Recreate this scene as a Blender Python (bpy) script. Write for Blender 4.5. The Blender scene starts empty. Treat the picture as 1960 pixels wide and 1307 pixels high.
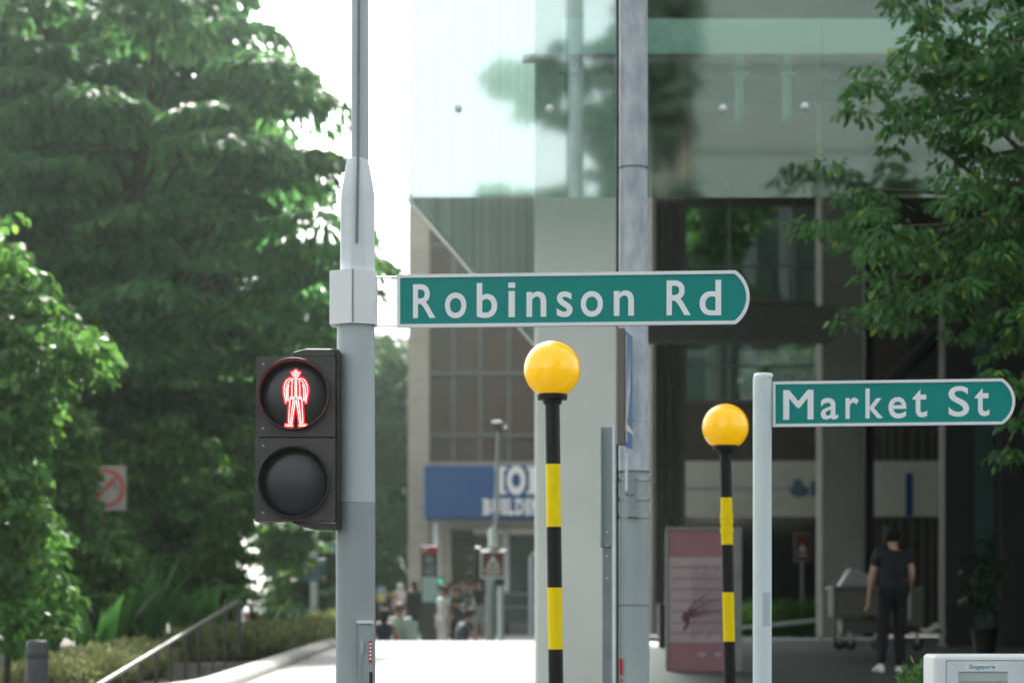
import bpy, math, random
import numpy as np
from mathutils import Vector, Matrix
random.seed(7); rng = np.random.default_rng(7)
PI = math.pi
sc = bpy.context.scene

# ------------------------------------------------------------------ camera
F = 4628.0; HY = 1185.0; CZ = 1.6            # focal length in photo pixels, horizon row, eye height
cam = bpy.data.cameras.new('camera'); co = bpy.data.objects.new('camera', cam)
sc.collection.objects.link(co); sc.camera = co
co.location = (0, 0, CZ); co.rotation_euler = (PI/2, 0, 0)
cam.sensor_width = 36; cam.lens = 36*F/1960
cam.shift_y = (HY-653.5)/1960
cam.clip_start = .1; cam.clip_end = 3000
cam.dof.use_dof = True; cam.dof.focus_distance = 10.25; cam.dof.aperture_fstop = 3.0

# ------------------------------------------------------------------ sky and sun
SUN_EL, SUN_AZ = math.radians(37), math.radians(-3)     # behind the scene, a little to the left
w = bpy.data.worlds.new('World'); sc.world = w; w.use_nodes = True
nt = w.node_tree; nt.nodes.clear()
out = nt.nodes.new('ShaderNodeOutputWorld'); bg = nt.nodes.new('ShaderNodeBackground')
sky = nt.nodes.new('ShaderNodeTexSky'); sky.sky_type = 'NISHITA'; sky.sun_disc = False
sky.sun_elevation = SUN_EL; sky.sun_rotation = SUN_AZ; sky.dust_density = 4; sky.air_density = 1.0; sky.ozone_density = 1
hs = nt.nodes.new('ShaderNodeHueSaturation'); hs.inputs['Saturation'].default_value = .22; hs.inputs['Value'].default_value = 1.0
nt.links.new(sky.outputs[0], hs.inputs['Color']); nt.links.new(hs.outputs[0], bg.inputs[0]); nt.links.new(bg.outputs[0], out.inputs[0])
bg.inputs[1].default_value = .15
sl = bpy.data.lights.new('sun', 'SUN'); sl.energy = 4.2; sl.angle = math.radians(2.5); sl.color = (1, .96, .9)
so = bpy.data.objects.new('sun', sl); sc.collection.objects.link(so)
sd = Vector((math.sin(SUN_AZ)*math.cos(SUN_EL), math.cos(SUN_AZ)*math.cos(SUN_EL), math.sin(SUN_EL)))
so.rotation_euler = sd.to_track_quat('Z', 'Y').to_euler(); so.location = sd*60
sc.view_settings.view_transform = 'Standard'; sc.view_settings.look = 'None'
sc.view_settings.exposure = 1.5; sc.view_settings.gamma = 1
sc.cycles.use_denoising = True
sc.cycles.max_bounces = 7; sc.cycles.transparent_max_bounces = 12; sc.cycles.volume_bounces = 0
sc.cycles.sample_clamp_indirect = 6

# ------------------------------------------------------------------ helpers
def W(px, py, D): return Vector(((px-980)/F*D, D, CZ+(HY-py)/F*D))
def s(px, D): return px/F*D
def srgb(r, g, b):
    f = lambda c: ((c/255+.055)/1.055)**2.4 if c > 10 else c/255/12.92
    return (f(r), f(g), f(b))

class MB:
    def __init__(self): self.v = []; self.f = []; self.m = []; self.sm = []
    def add(self, vs, fs, m=0, smooth=False):
        n = len(self.v); self.v += [tuple(v) for v in vs]
        for f in fs: self.f.append(tuple(i+n for i in f)); self.m.append(m); self.sm.append(smooth)
        return self
    def box(self, x0, x1, y0, y1, z0, z1, m=0):
        vs = [(x, y, z) for x in (x0, x1) for y in (y0, y1) for z in (z0, z1)]
        return self.add(vs, [(0,1,3,2),(4,6,7,5),(0,4,5,1),(2,3,7,6),(0,2,6,4),(1,5,7,3)], m)
    def bpx(self, x0, y0, x1, y1, D, t, m=0):          # front face at distance D, t metres deep
        a = W(x0, y1, D); b = W(x1, y0, D)
        return self.box(a.x, b.x, D, D+t, a.z, b.z, m)
    def rings(self, rings, m=0, cap=True, smooth=True, closed=True):
        n = len(rings[0]); vs = [p for r in rings for p in r]; fs = []
        for i in range(len(rings)-1):
            for j in range(n if closed else n-1):
                k = (j+1) % n
                fs.append((i*n+j, i*n+k, (i+1)*n+k, (i+1)*n+j))
        self.add(vs, fs, m, smooth)
        if cap:
            self.add(rings[0], [tuple(range(n))[::-1]], m); self.add(rings[-1], [tuple(range(n))], m)
        return self
    def lathe(self, c, prof, n=32, m=0, rot=0, smooth=True, mf=None):
        R = [[(c[0]+r*math.cos(rot+2*PI*k/n), c[1]+r*math.sin(rot+2*PI*k/n), z) for k in range(n)] for r, z in prof]
        if mf is None: return self.rings(R, m, True, smooth)
        for i in range(len(R)-1):
            self.rings([R[i], R[i+1]], mf(i), False, smooth)
        self.add(R[0], [tuple(range(n))[::-1]], mf(0)); self.add(R[-1], [tuple(range(n))], mf(len(R)-2))
        return self
    def tube(self, pts, rads, n=10, m=0):
        pts = [Vector(p) for p in pts]
        if not hasattr(rads, '__len__'): rads = [rads]*len(pts)
        R = []
        for i, p in enumerate(pts):
            d = (pts[min(i+1, len(pts)-1)]-pts[max(i-1, 0)]).normalized()
            a = d.cross(Vector((0, 1, 0)) if abs(d.y) < .9 else Vector((1, 0, 0))).normalized(); b = d.cross(a)
            R.append([p+(a*math.cos(2*PI*k/n)+b*math.sin(2*PI*k/n))*rads[i] for k in range(n)])
        return self.rings(R, m)
    def prism(self, poly, y0, y1, m=0):                # outline in XZ, extruded along Y
        n = len(poly)
        vs = [(x, y0, z) for x, z in poly]+[(x, y1, z) for x, z in poly]
        return self.add(vs, [tuple(range(n)), tuple(range(2*n-1, n-1, -1))]+[(i, i+n, (i+1) % n+n, (i+1) % n) for i in range(n)], m)
    def ball(self, c, r, m=0, nu=16, nv=10, rot=None):
        R = []
        r = (r, r, r) if not hasattr(r, '__len__') else r
        for i in range(1, nv):
            t = PI*i/nv
            R.append([Vector((r[0]*math.sin(t)*math.cos(2*PI*k/nu), r[1]*math.sin(t)*math.sin(2*PI*k/nu), -r[2]*math.cos(t))) for k in range(nu)])
        if rot: R = [[rot @ p for p in q] for q in R]
        c = Vector(c)
        return self.rings([[c+p for p in q] for q in R], m)
    def disc_y(self, cx, cz, r, y, m=0, n=40):
        return self.add([(cx+r*math.cos(2*PI*k/n), y, cz+r*math.sin(2*PI*k/n)) for k in range(n)], [tuple(range(n))], m)
    def lathe_y(self, cx, cz, prof, n=40, m=0, cap=False):   # prof: (radius, y)
        return self.rings([[(cx+r*math.cos(2*PI*k/n), y, cz+r*math.sin(2*PI*k/n)) for k in range(n)] for r, y in prof], m, cap)
    def build(self, name, mats, parent=None, bevel=0, seg=2, loc=None):
        o0 = origin(parent)
        me = bpy.data.meshes.new(name)
        L = o0 if loc is None else Vector(loc)
        me.from_pydata([(v[0]-L.x, v[1]-L.y, v[2]-L.z) for v in self.v], [], self.f)
        mats = mats if isinstance(mats, (list, tuple)) else [mats]
        for mm in mats: me.materials.append(mm)
        me.polygons.foreach_set('material_index', self.m); me.polygons.foreach_set('use_smooth', self.sm)
        me.update()
        o = bpy.data.objects.new(name, me); sc.collection.objects.link(o)
        if parent: o.parent = parent; o.location = L-o0
        else: o.location = L
        if bevel:
            b = o.modifiers.new('bevel', 'BEVEL'); b.width = bevel; b.segments = seg; b.limit_method = 'ANGLE'; b.angle_limit = math.radians(35)
        return o
def origin(o):
    L = Vector((0, 0, 0))
    while o is not None: L += o.location; o = o.parent
    return L
def tag(o, label=None, cat=None, group=None, kind=None):
    if label: o['label'] = label
    if cat: o['category'] = cat
    if group: o['group'] = group
    if kind: o['kind'] = kind
    return o
def thing(name, loc, label, cat, group=None):
    o = bpy.data.objects.new(name, None); sc.collection.objects.link(o); o.location = loc; o.empty_display_size = .1
    return tag(o, label, cat, group)
def children(o): return [c for c in bpy.data.objects if c.parent == o]

def mat(name, col, rough=.6, metal=0, var=.12, scale=6, bump=.0, bscale=40, spec=.5, col2=None, thr=None, coat=0, stretch=None):
    m = bpy.data.materials.new(name); m.use_nodes = True; t = m.node_tree
    b = t.nodes['Principled BSDF']; N = t.nodes.new; Lk = t.links.new
    b.inputs['Roughness'].default_value = rough; b.inputs['Metallic'].default_value = metal
    b.inputs['Specular IOR Level'].default_value = spec; b.inputs['Coat Weight'].default_value = coat
    tc = N('ShaderNodeTexCoord'); mp = N('ShaderNodeMapping'); Lk(tc.outputs['Object'], mp.inputs[0])
    if stretch: mp.inputs['Scale'].default_value = stretch
    no = N('ShaderNodeTexNoise'); no.inputs['Scale'].default_value = scale; no.inputs['Detail'].default_value = 6; Lk(mp.outputs[0], no.inputs['Vector'])
    mx = N('ShaderNodeMix'); mx.data_type = 'RGBA'
    c2 = col2 or tuple(c*(1-2*var) for c in col)
    mx.inputs[6].default_value = (*col, 1); mx.inputs[7].default_value = (*c2, 1)
    rp = N('ShaderNodeValToRGB'); rp.color_ramp.elements[0].position = (thr or .35); rp.color_ramp.elements[1].position = (thr+.06 if thr else .75)
    Lk(no.outputs[0], rp.inputs[0]); Lk(rp.outputs[0], mx.inputs[0]); Lk(mx.outputs[2], b.inputs['Base Color'])
    if bump:
        bn = N('ShaderNodeTexNoise'); bn.inputs['Scale'].default_value = bscale; bn.inputs['Detail'].default_value = 4; Lk(mp.outputs[0], bn.inputs['Vector'])
        bp = N('ShaderNodeBump'); bp.inputs['Strength'].default_value = bump; bp.inputs['Distance'].default_value = .02; Lk(bn.outputs[0], bp.inputs['Height']); Lk(bp.outputs[0], b.inputs['Normal'])
    return m
def glass(name, tint=(.8, .93, .88), refl=.14, rough=.02, body=0, bodycol=(.5, .7, .62)):
    m = bpy.data.materials.new(name); m.use_nodes = True; t = m.node_tree; N = t.nodes.new; Lk = t.links.new
    t.nodes.remove(t.nodes['Principled BSDF']); o = t.nodes['Material Output']
    tr = N('ShaderNodeBsdfTransparent'); tr.inputs[0].default_value = (*tint, 1)
    gl = N('ShaderNodeBsdfGlossy'); gl.inputs['Roughness'].default_value = rough; gl.inputs[0].default_value = (.92, 1, .97, 1)
    mx = N('ShaderNodeMixShader'); mx.inputs[0].default_value = refl; Lk(tr.outputs[0], mx.inputs[1]); Lk(gl.outputs[0], mx.inputs[2])
    last = mx
    if body:
        df = N('ShaderNodeBsdfDiffuse'); df.inputs[0].default_value = (*bodycol, 1)
        tl = N('ShaderNodeBsdfTranslucent'); tl.inputs[0].default_value = (*bodycol, 1)
        m1 = N('ShaderNodeMixShader'); m1.inputs[0].default_value = .5; Lk(df.outputs[0], m1.inputs[1]); Lk(tl.outputs[0], m1.inputs[2])
        m2 = N('ShaderNodeMixShader'); m2.inputs[0].default_value = body; Lk(mx.outputs[0], m2.inputs[1]); Lk(m1.outputs[0], m2.inputs[2]); last = m2
    Lk(last.outputs[0], o.inputs['Surface'])
    return m
def leafmat(name, c1, c2, c3, trans=.35, rough=.62):
    m = bpy.data.materials.new(name); m.use_nodes = True; t = m.node_tree; N = t.nodes.new; Lk = t.links.new
    b = t.nodes['Principled BSDF']; o = t.nodes['Material Output']
    g = N('ShaderNodeNewGeometry'); r = N('ShaderNodeValToRGB')
    e = r.color_ramp.elements; e[0].color = (*c1, 1); e[1].color = (*c3, 1); e[1].position = 1
    k = e.new(.6); k.color = (*c2, 1); k2 = e.new(.93); k2.color = (*c2, 1)
    Lk(g.outputs['Random Per Island'], r.inputs[0]); Lk(r.outputs[0], b.inputs['Base Color'])
    b.inputs['Roughness'].default_value = rough
    tl = N('ShaderNodeBsdfTranslucent')
    h = N('ShaderNodeHueSaturation'); h.inputs['Value'].default_value = 1.7; h.inputs['Hue'].default_value = .485; Lk(r.outputs[0], h.inputs['Color']); Lk(h.outputs[0], tl.inputs[0])
    mx = N('ShaderNodeMixShader'); mx.inputs[0].default_value = trans; Lk(b.outputs[0], mx.inputs[1]); Lk(tl.outputs[0], mx.inputs[2]); Lk(mx.outputs[0], o.inputs['Surface'])
    return m
def emis(name, col, st):
    m = bpy.data.materials.new(name); m.use_nodes = True; t = m.node_tree
    b = t.nodes['Principled BSDF']; b.inputs['Emission Color'].default_value = (*col, 1); b.inputs['Emission Strength'].default_value = st
    b.inputs['Base Color'].default_value = (*[c*.3 for c in col], 1)
    return m
def tiles(name, col, joint, w_, h_, off=0.0, mort=.012, rough=.5, var=.08, plane='xz'):
    m = mat(name, col, rough, var=var, scale=1.2); t = m.node_tree; N = t.nodes.new; Lk = t.links.new
    b = t.nodes['Principled BSDF']; src = b.inputs['Base Color'].links[0].from_socket
    tc = N('ShaderNodeTexCoord'); sp = N('ShaderNodeSeparateXYZ'); cb = N('ShaderNodeCombineXYZ'); Lk(tc.outputs['Object'], sp.inputs[0])
    Lk(sp.outputs[0], cb.inputs[0]); Lk(sp.outputs[2 if plane == 'xz' else 1], cb.inputs[1])
    br = N('ShaderNodeTexBrick'); br.offset = off; br.inputs['Scale'].default_value = 1; br.inputs['Brick Width'].default_value = w_; br.inputs['Row Height'].default_value = h_
    br.inputs['Mortar Size'].default_value = mort; br.inputs['Mortar'].default_value = (*joint, 1)
    Lk(cb.outputs[0], br.inputs[0]); Lk(src, br.inputs['Color1'])
    dk = N('ShaderNodeHueSaturation'); dk.inputs['Value'].default_value = .9; Lk(src, dk.inputs['Color']); Lk(dk.outputs[0], br.inputs['Color2'])
    Lk(br.outputs['Color'], b.inputs['Base Color'])
    return m

def glyph_mesh(ch, off=.0):
    cu = bpy.data.curves.new('t', 'FONT'); cu.body = ch; cu.offset = off; cu.resolution_u = 6
    ob = bpy.data.objects.new('t', cu); sc.collection.objects.link(ob)
    dg = bpy.context.evaluated_depsgraph_get()
    me = bpy.data.meshes.new_from_object(ob.evaluated_get(dg))
    v = [tuple(p.co) for p in me.vertices]; f = [tuple(p.vertices) for p in me.polygons]
    bpy.data.objects.remove(ob); bpy.data.curves.remove(cu); bpy.data.meshes.remove(me)
    return v, f
def put_text(mb, txt, x0, z0, x1, z1, y, m=0, off=0.0, xdir=(1, 0), side=-1):
    """writes txt into the box x0..x1, z0..z1 on the plane y; xdir runs along the sign in XY"""
    v, f = glyph_mesh(txt, off)
    ax = min(p[0] for p in v); bx = max(p[0] for p in v); ay = min(p[1] for p in v); by = max(p[1] for p in v)
    vs = []
    for p in v:
        u = x0+(p[0]-ax)/(bx-ax)*(x1-x0); q = z0+(p[1]-ay)/(by-ay)*(z1-z0)
        vs.append((u, y(u) if callable(y) else y, q))
    mb.add(vs, f, m)

# ------------------------------------------------------------------ materials
M = {}
M['asphalt'] = mat('asphalt', (.06, .06, .06), .9, var=.2, bump=.3)
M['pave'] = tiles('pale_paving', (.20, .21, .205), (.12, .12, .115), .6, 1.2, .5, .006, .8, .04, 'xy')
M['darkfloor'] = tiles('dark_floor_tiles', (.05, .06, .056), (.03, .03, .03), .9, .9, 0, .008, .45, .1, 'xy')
M['kerb'] = mat('kerb_concrete', (.36, .36, .33), .85, var=.2, bump=.4)
M['soil'] = mat('soil', (.05, .04, .03), .95, bump=.5)
M['conc'] = mat('painted_concrete', (.66, .69, .62), .8, var=.05, scale=1.3, bump=.08, bscale=12)
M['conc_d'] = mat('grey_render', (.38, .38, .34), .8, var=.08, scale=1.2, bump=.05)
M['brownwall'] = mat('brown_stone', (.125, .108, .09), .6, var=.15, scale=1.5)
M['dark'] = mat('dark_metal', (.03, .03, .03), .5)
M['black'] = mat('black_cladding', (.012, .013, .013), .5)
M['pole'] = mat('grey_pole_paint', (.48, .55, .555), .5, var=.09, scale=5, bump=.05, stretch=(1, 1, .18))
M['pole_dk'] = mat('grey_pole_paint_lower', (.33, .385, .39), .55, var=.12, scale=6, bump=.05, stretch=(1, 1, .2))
M['pole_lt'] = mat('pale_pole_paint', (.70, .78, .78), .45, var=.07, scale=7, bump=.02)
M['white'] = mat('white_paint', (.82, .86, .85), .4, var=.03)
M['whitepost'] = mat('white_post_paint', (.66, .76, .75), .4, var=.04, scale=4)
M['green'] = mat('sign_green', srgb(0, 142, 134), .45, var=.03, spec=.25)
M['letter'] = mat('reflective_white', (.90, .92, .92), .45, var=.02)
M['housing'] = mat('signal_housing', (.060, .054, .052), .5, var=.12, scale=12, bump=.04)
M['housing_in'] = mat('signal_visor_inside', (.018, .017, .017), .6, var=.1)
M['lens'] = mat('dark_lens', (.016, .018, .022), .22, var=.1)
M['led'] = emis('red_led', (1, .14, .13), 4.6)
M['ledglow'] = emis('red_led_halo', (1, .004, .012), .8)  # emissive red for the imitated halo round the LEDs
M['steel'] = mat('galvanised_steel', (.42, .44, .44), .4, .6, var=.15, scale=9)
M['yglobe'] = mat('amber_globe', (.95, .51, .004), .24, var=.05, scale=4, coat=.6)
_b = M['yglobe'].node_tree.nodes['Principled BSDF']; _b.inputs['Subsurface Weight'].default_value = .35; _b.inputs['Subsurface Radius'].default_value = (.06, .03, .004); _b.inputs['Subsurface Scale'].default_value = 1
_b.inputs['Emission Color'].default_value = (1, .56, .0, 1); _b.inputs['Emission Strength'].default_value = .16
M['yband'] = mat('yellow_band', (.95, .72, .0), .5, var=.03, spec=.15)
M['bband'] = mat('black_band', (.010, .010, .011), .4, var=.1, spec=.25)
M['redink'] = mat('red_lettering', (.55, .03, .03), .6)
M['blue'] = mat('blue_sign', srgb(0, 80, 145), .5, var=.04)
M['bluesign'] = mat('blue_direction_sign', srgb(80, 130, 180), .4, var=.05)
M['signback'] = mat('sign_back_aluminium', (.16, .14, .125), .5, .3, var=.08)
M['greyplate'] = mat('grey_sign_back', (.27, .33, .33), .5, .2, var=.05)
M['rail'] = mat('stainless_rail', (.085, .09, .08), .6, .0, var=.15, scale=14)
M['bollard'] = mat('dark_bollard', (.05, .06, .065), .5)
M['bark'] = mat('bark', (.10, .085, .065), .9, var=.3, scale=20, bump=.6)
M['brown'] = mat('brown_sign', srgb(122, 60, 38), .5)
M['reds'] = mat('red_panel', srgb(170, 40, 45), .5)
M['charcoal'] = mat('charcoal_panel', (.05, .058, .058), .5)
M['map'] = mat('map_panel', (.42, .58, .56), .4, var=.12, scale=14, col2=(.30, .45, .45))
M['beige'] = tiles('beige_stone', (.46, .42, .35), (.30, .26, .21), 1.15, .62, 0, .012, .7, .05)
M['mull'] = mat('dark_mullion', (.17, .165, .16), .5)
M['pane_b'] = mat('brown_blind_glass', (.095, .048, .032), .4, var=.3, scale=.7, col2=(.06, .04, .034))
M['pane_g'] = mat('green_dark_glass', (.03, .05, .042), .15, var=.3, scale=.8, col2=(.06, .10, .075))
M['spandrel'] = mat('pale_green_spandrel', (.74, .90, .84), .35, var=.03, scale=1)
M['teal'] = mat('teal_pilaster', (.20, .36, .33), .5, var=.1)
M['cream'] = mat('cream_panel', (.86, .87, .76), .6, var=.05, scale=2)
M['bluegrey'] = mat('faded_blue_print', (.16, .26, .36), .6)
M['pinkb'] = mat('pink_poster', (.32, .15, .18), .5, var=.08, scale=3)
M['pinkl'] = mat('pale_pink_poster', (.42, .33, .34), .5, var=.06, scale=4)
M['plumline'] = mat('plum_print', (.16, .05, .08), .5)
M['frame'] = mat('grey_frame', (.26, .27, .26), .45, .4)
M['frontglass'] = glass('clear_green_glass', (.86, .95, .92), .27, .035)
M['sideglass'] = glass('reflection_streak_glass', (.50, .56, .54), .13, .05, .38, (.50, .60, .55))
_t = M['sideglass'].node_tree
_tc = _t.nodes.new('ShaderNodeTexCoord'); _mp = _t.nodes.new('ShaderNodeMapping'); _mp.inputs['Scale'].default_value = (2.2, 2.2, .02); _no = _t.nodes.new('ShaderNodeTexNoise'); _no.inputs['Scale'].default_value = 1.6; _no.inputs['Detail'].default_value = 3; _rp = _t.nodes.new('ShaderNodeValToRGB')
_rp.color_ramp.elements[0].position = .38; _rp.color_ramp.elements[0].color = (.42, .50, .45, 1); _rp.color_ramp.elements[1].position = .62; _rp.color_ramp.elements[1].color = (.66, .74, .69, 1)  # vertical streaks painted in as reflections on the side glass
_t.links.new(_tc.outputs['Object'], _mp.inputs[0]); _t.links.new(_mp.outputs[0], _no.inputs['Vector']); _t.links.new(_no.outputs[0], _rp.inputs[0])
for _n in _t.nodes:
    if _n.type in ('BSDF_DIFFUSE', 'BSDF_TRANSLUCENT'): _t.links.new(_rp.outputs[0], _n.inputs[0])
M['windowglass'] = glass('window_glass', (.52, .60, .60), .12)

# ------------------------------------------------------------------ ground
def struct(mb, name, m, label=None):
    o = mb.build(name, m); tag(o, label, None, None, 'structure'); return o
g = MB(); g.add([(-200, -60, 0), (200, -60, 0), (200, 430, 0), (-200, 430, 0)], [(0, 1, 2, 3)]); struct(g, 'ground', M['asphalt'])
def kx(y): return -2.78-.018*(y-22)-(.5*max(0, (23-y)/3)**2)
def profile(mb, x0, x1, pr):
    f = lambda x, y: x(y) if callable(x) else x
    P_ = []
    for (y0, z0), (y1, z1) in zip(pr[:-1], pr[1:]):
        n = max(1, int(abs(y1-y0)/1.5)) if y1 < 80 else 1
        P_ += [(y0+(y1-y0)*i/n, z0+(z1-z0)*i/n) for i in range(n)]
    P_.append(pr[-1])
    for (y0, z0), (y1, z1) in zip(P_[:-1], P_[1:]):
        mb.add([(f(x0, y0), y0, z0), (f(x1, y0), y0, z0), (f(x1, y1), y1, z1), (f(x0, y1), y1, z1)], [(0, 1, 2, 3)])
        for x in (x0, x1): mb.add([(f(x, y0), y0, 0), (f(x, y1), y1, 0), (f(x, y1), y1, z1), (f(x, y0), y0, z0)], [(0, 1, 2, 3)])
pr_l = [(20.5, .004), (20.5, .93), (46.3, 1.19), (46.34, .55), (53, .55), (68, 1.08), (420, 1.1)]
pz = MB(); profile(pz, kx, .98, pr_l); struct(pz, 'plaza', M['pave'])
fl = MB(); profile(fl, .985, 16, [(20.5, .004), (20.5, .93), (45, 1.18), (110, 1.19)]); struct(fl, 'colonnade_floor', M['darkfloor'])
sb = MB(); profile(sb, -60, lambda y: kx(y)-.1, [(20.5, .004), (20.5, .8), (46, 1.05), (420, 1.0)]); struct(sb, 'planting_bed', M['soil'])
bk = MB()
pth = []
for k in range(40):
    y = 20.52+k*.64; x = kx(y)
    pth.append((x, y))
ks = []
for x, y in pth:
    z = .93+.0101*(y-20.5)
    ks.append([(x-.17, y, z-.3), (x-.17, y, z+.05), (x-.12, y, z+.10), (x+.10, y, z+.10), (x+.16, y, z+.05), (x+.165, y, z-.3)])
bk.rings(ks, 0, True, True); struct(bk, 'kerb', M['kerb'])

# ------------------------------------------------------------------ beige building with blue sign, far end of the plaza
DI = 82
iob = thing('bank_building', W(900, 1215, DI), 'beige stone building with brown gridded windows above the blue sign', 'building')
b = MB(); b.bpx(781, 372, 821, 1217, DI, 14); b.bpx(821, 372, 1190, 395, DI, 14); b.bpx(821, 989, 862, 1217, DI+.3, 10); b.bpx(821, 885, 1190, 1012, DI+.32, 6)
b.build('wall', M['beige'], iob)
b = MB(); b.bpx(821, 395, 1190, 885, DI+1.2, .3); b.build('recess_wall', M['brownwall'], iob)
xs = [821, 868, 919, 974, 1029, 1084, 1139, 1190]; ys = [400, 470, 600, 714, 832, 885]
for i in range(len(xs)-1):
    for j in range(len(ys)-1):
        if xs[i] > 1030: continue
        x0, x1, y0, y1 = xs[i], xs[i+1], ys[j], ys[j+1]
        fm = MB(); t = 3.4
        fm.bpx(x0, y0, x0+t, y1, DI+.55, .25); fm.bpx(x1-t, y0, x1, y1, DI+.55, .25)
        fm.bpx(x0+t, y0, x1-t, y0+t, DI+.56, .2); fm.bpx(x0+t, y1-t, x1-t, y1, DI+.56, .2)
        wf = fm.build('window', M['mull'], iob)
        p = MB(); p.bpx(x0+t, y0+t, x1-t, y1-t, DI+.7, .05); p.build('pane', M['pane_b'], wf)
e = MB(); e.bpx(862, 1012, 905, 1217, DI+2, .3); e.build('entrance_wall', M['brownwall'], iob)
e = MB(); e.bpx(905, 1020, 1190, 1217, DI+1.6, .05); e.build('shopfront_glass', M['pane_g'], iob)
e = MB()
for yy in (1022, 1135, 1160): e.bpx(840, yy, 1190, yy+2.2, DI+1.3, .08)
e.bpx(862, 1012, 866, 1217, DI+1.25, .1)
e.build('shopfront_frame', M['steel'], iob)
e = MB(); e.lathe(W(836, 1217, DI-1), [(.12, 1.0), (.12, 4.9)], 16); e.build('canopy_post', M['pole_lt'], iob)
e = MB(); e.bpx(960, 1015, 974, 1132, DI+1, .25); e.build('column', M['white'], iob)
e = MB(); e.bpx(975, 1190, 1018, 1217, DI+1.2, .2); e.build('shopfront_plinth', M['mull'], iob)

DS = 80
sg = thing('shop_sign', W(920, 990, DS), 'large blue box sign reading IOB BUILDING above the bank entrance', 'sign')
b = MB(); b.bpx(812, 890, 1100, 992, DS, 1.4); b.build('sign_box', M['blue'], sg, .03)
L = MB(); y = DS-.05
def pxtext(mb, t, x0, y0, x1, y1, D, off=.0, dy=.02):
    a = W(x0, y1, D); c = W(x1, y0, D); put_text(mb, t, a.x, a.z, c.x, c.z, D-dy, 0, off)
def serif(mb, x0, x1, y, D, h=6): mb.bpx(x0, y, x1, y+h, D-.06, .02)
pxtext(L, 'I', 953, 893, 964, 944, DS, .05, .05); serif(L, 947, 970, 893, DS); serif(L, 947, 970, 939, DS)
pxtext(L, 'O', 970, 891, 1006, 947, DS, .06, .05)
pxtext(L, 'B', 1013, 893, 1045, 944, DS, .06, .05); serif(L, 1008, 1024, 893, DS); serif(L, 1008, 1024, 939, DS)
x = 923
for chh, ww in zip('BUILDING', (18, 19, 10, 15, 19, 10, 20, 19)):
    pxtext(L, chh, x+2, 954, x+ww-1, 985, DS, .05, .05)
    if chh in 'BILDN': serif(L, x, x+8, 954, DS, 3.5); serif(L, x, x+8, 981.5, DS, 3.5)
    x += ww
L.build('lettering', mat('bright_white', (.93, .94, .94), .4, var=.01), sg)

# ------------------------------------------------------------------ glass-fronted office building on the right
DG = 22.0
ob = thing('office_building', (3.5, 24, 1), 'modern office building with hanging pale green glass screen and concrete columns', 'building')
cA = W(1025, 1200, 23); cB = W(1192, 1200, 23)
b = MB(); b.box(cA.x, cB.x, 23, 23.85, .93, 12.5); b.build('column', M['conc'], ob, .03)
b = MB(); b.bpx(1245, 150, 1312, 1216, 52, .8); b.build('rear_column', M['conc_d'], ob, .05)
b = MB()
for x0, x1 in ((1253, 1258), (1266, 1270), (1279, 1285), (1294, 1298)): b.bpx(x0, 380, x1, 1150, 51.8, .2)
b.build('column_fins', M['brownwall'], ob)
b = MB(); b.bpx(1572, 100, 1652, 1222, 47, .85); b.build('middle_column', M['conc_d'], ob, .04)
# side glass wall receding from the front left corner
sw0 = Vector((-.91, DG+.03, 0)); sw1 = Vector((2.1, 50, 0)); dv = (sw1-sw0).normalized(); nv = Vector((-dv.y, dv.x, 0))
zb = W(0, 378, DG).z
b = MB(); q = nv*.04
Z0, Z1 = Vector((0, 0, zb)), Vector((0, 0, 12.5))
b.add([sw0+Z0, sw1+Z0, sw1+q+Z0, sw0+q+Z0, sw0+Z1, sw1+Z1, sw1+q+Z1, sw0+q+Z1], [(0,1,2,3),(4,5,6,7),(0,1,5,4),(2,3,7,6),(0,3,7,4),(1,2,6,5)])
b.build('side_glass_wall', M['sideglass'], ob)
b = MB(); q = nv*.05
b.add([sw0+Vector((0,0,zb-.03)), sw1+Vector((0,0,zb-.03)), sw1+q+Vector((0,0,zb-.03)), sw0+q+Vector((0,0,zb-.03)), sw0+Vector((0,0,zb)), sw1+Vector((0,0,zb)), sw1+q+Vector((0,0,zb)), sw0+q+Vector((0,0,zb))], [(0,1,2,3),(4,5,6,7),(0,1,5,4),(2,3,7,6),(0,3,7,4),(1,2,6,5)])
b.build('side_wall_rail', M['spandrel'], ob)
# front glass, hung in sheets
edges = [-.91, 1.02, 2.82, 4.7, 6.6, 8.5]
for a, c in zip(edges[:-1], edges[1:]):
    b = MB(); b.box(a+.004, c-.004, DG, DG+.02, zb, 12.3); b.build('glass_screen', M['frontglass'], ob)
for px, py in ((877, 207), (1052, 207), (1384, 207), (1541, 203), (1190, 207)):
    c = W(px, py, DG-.03); b = MB(); b.lathe_y(c.x, c.z, [(.004, DG-.05), (.03, DG-.045), (.036, DG-.02), (.036, DG-.001)], 18, 0, True); b.build('glass_bolt', M['white'], ob)
# glass fins with brackets
for px in (1088, 1184, 1418, 1510):
    b = MB(); b.bpx(px-5, 105, px+5, 222, DG+.3, .35); f = b.build('glass_fin', glass('fin_glass', (.7, .88, .8), .1, .1, .45, (.40, .62, .54)) if px == 1088 else bpy.data.materials['fin_glass'], ob)
    b = MB(); b.bpx(px-16, 122, px+16, 126, DG+.25, .05); b.bpx(px-16, 138, px+16, 142, DG+.25, .05); b.build('fin_bracket', M['greyplate'], f)
b = MB(); b.bpx(1075, 36, 1960, 103, DG+.8, .35); b.bpx(1960, 36, 2700, 103, DG+.8, .35); b.build('spandrel', M['spandrel'], ob)
b = MB(); b.bpx(1000, 104, 2700, 107.5, DG+.75, .3); b.build('spandrel_trim', M['mull'], ob)
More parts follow.
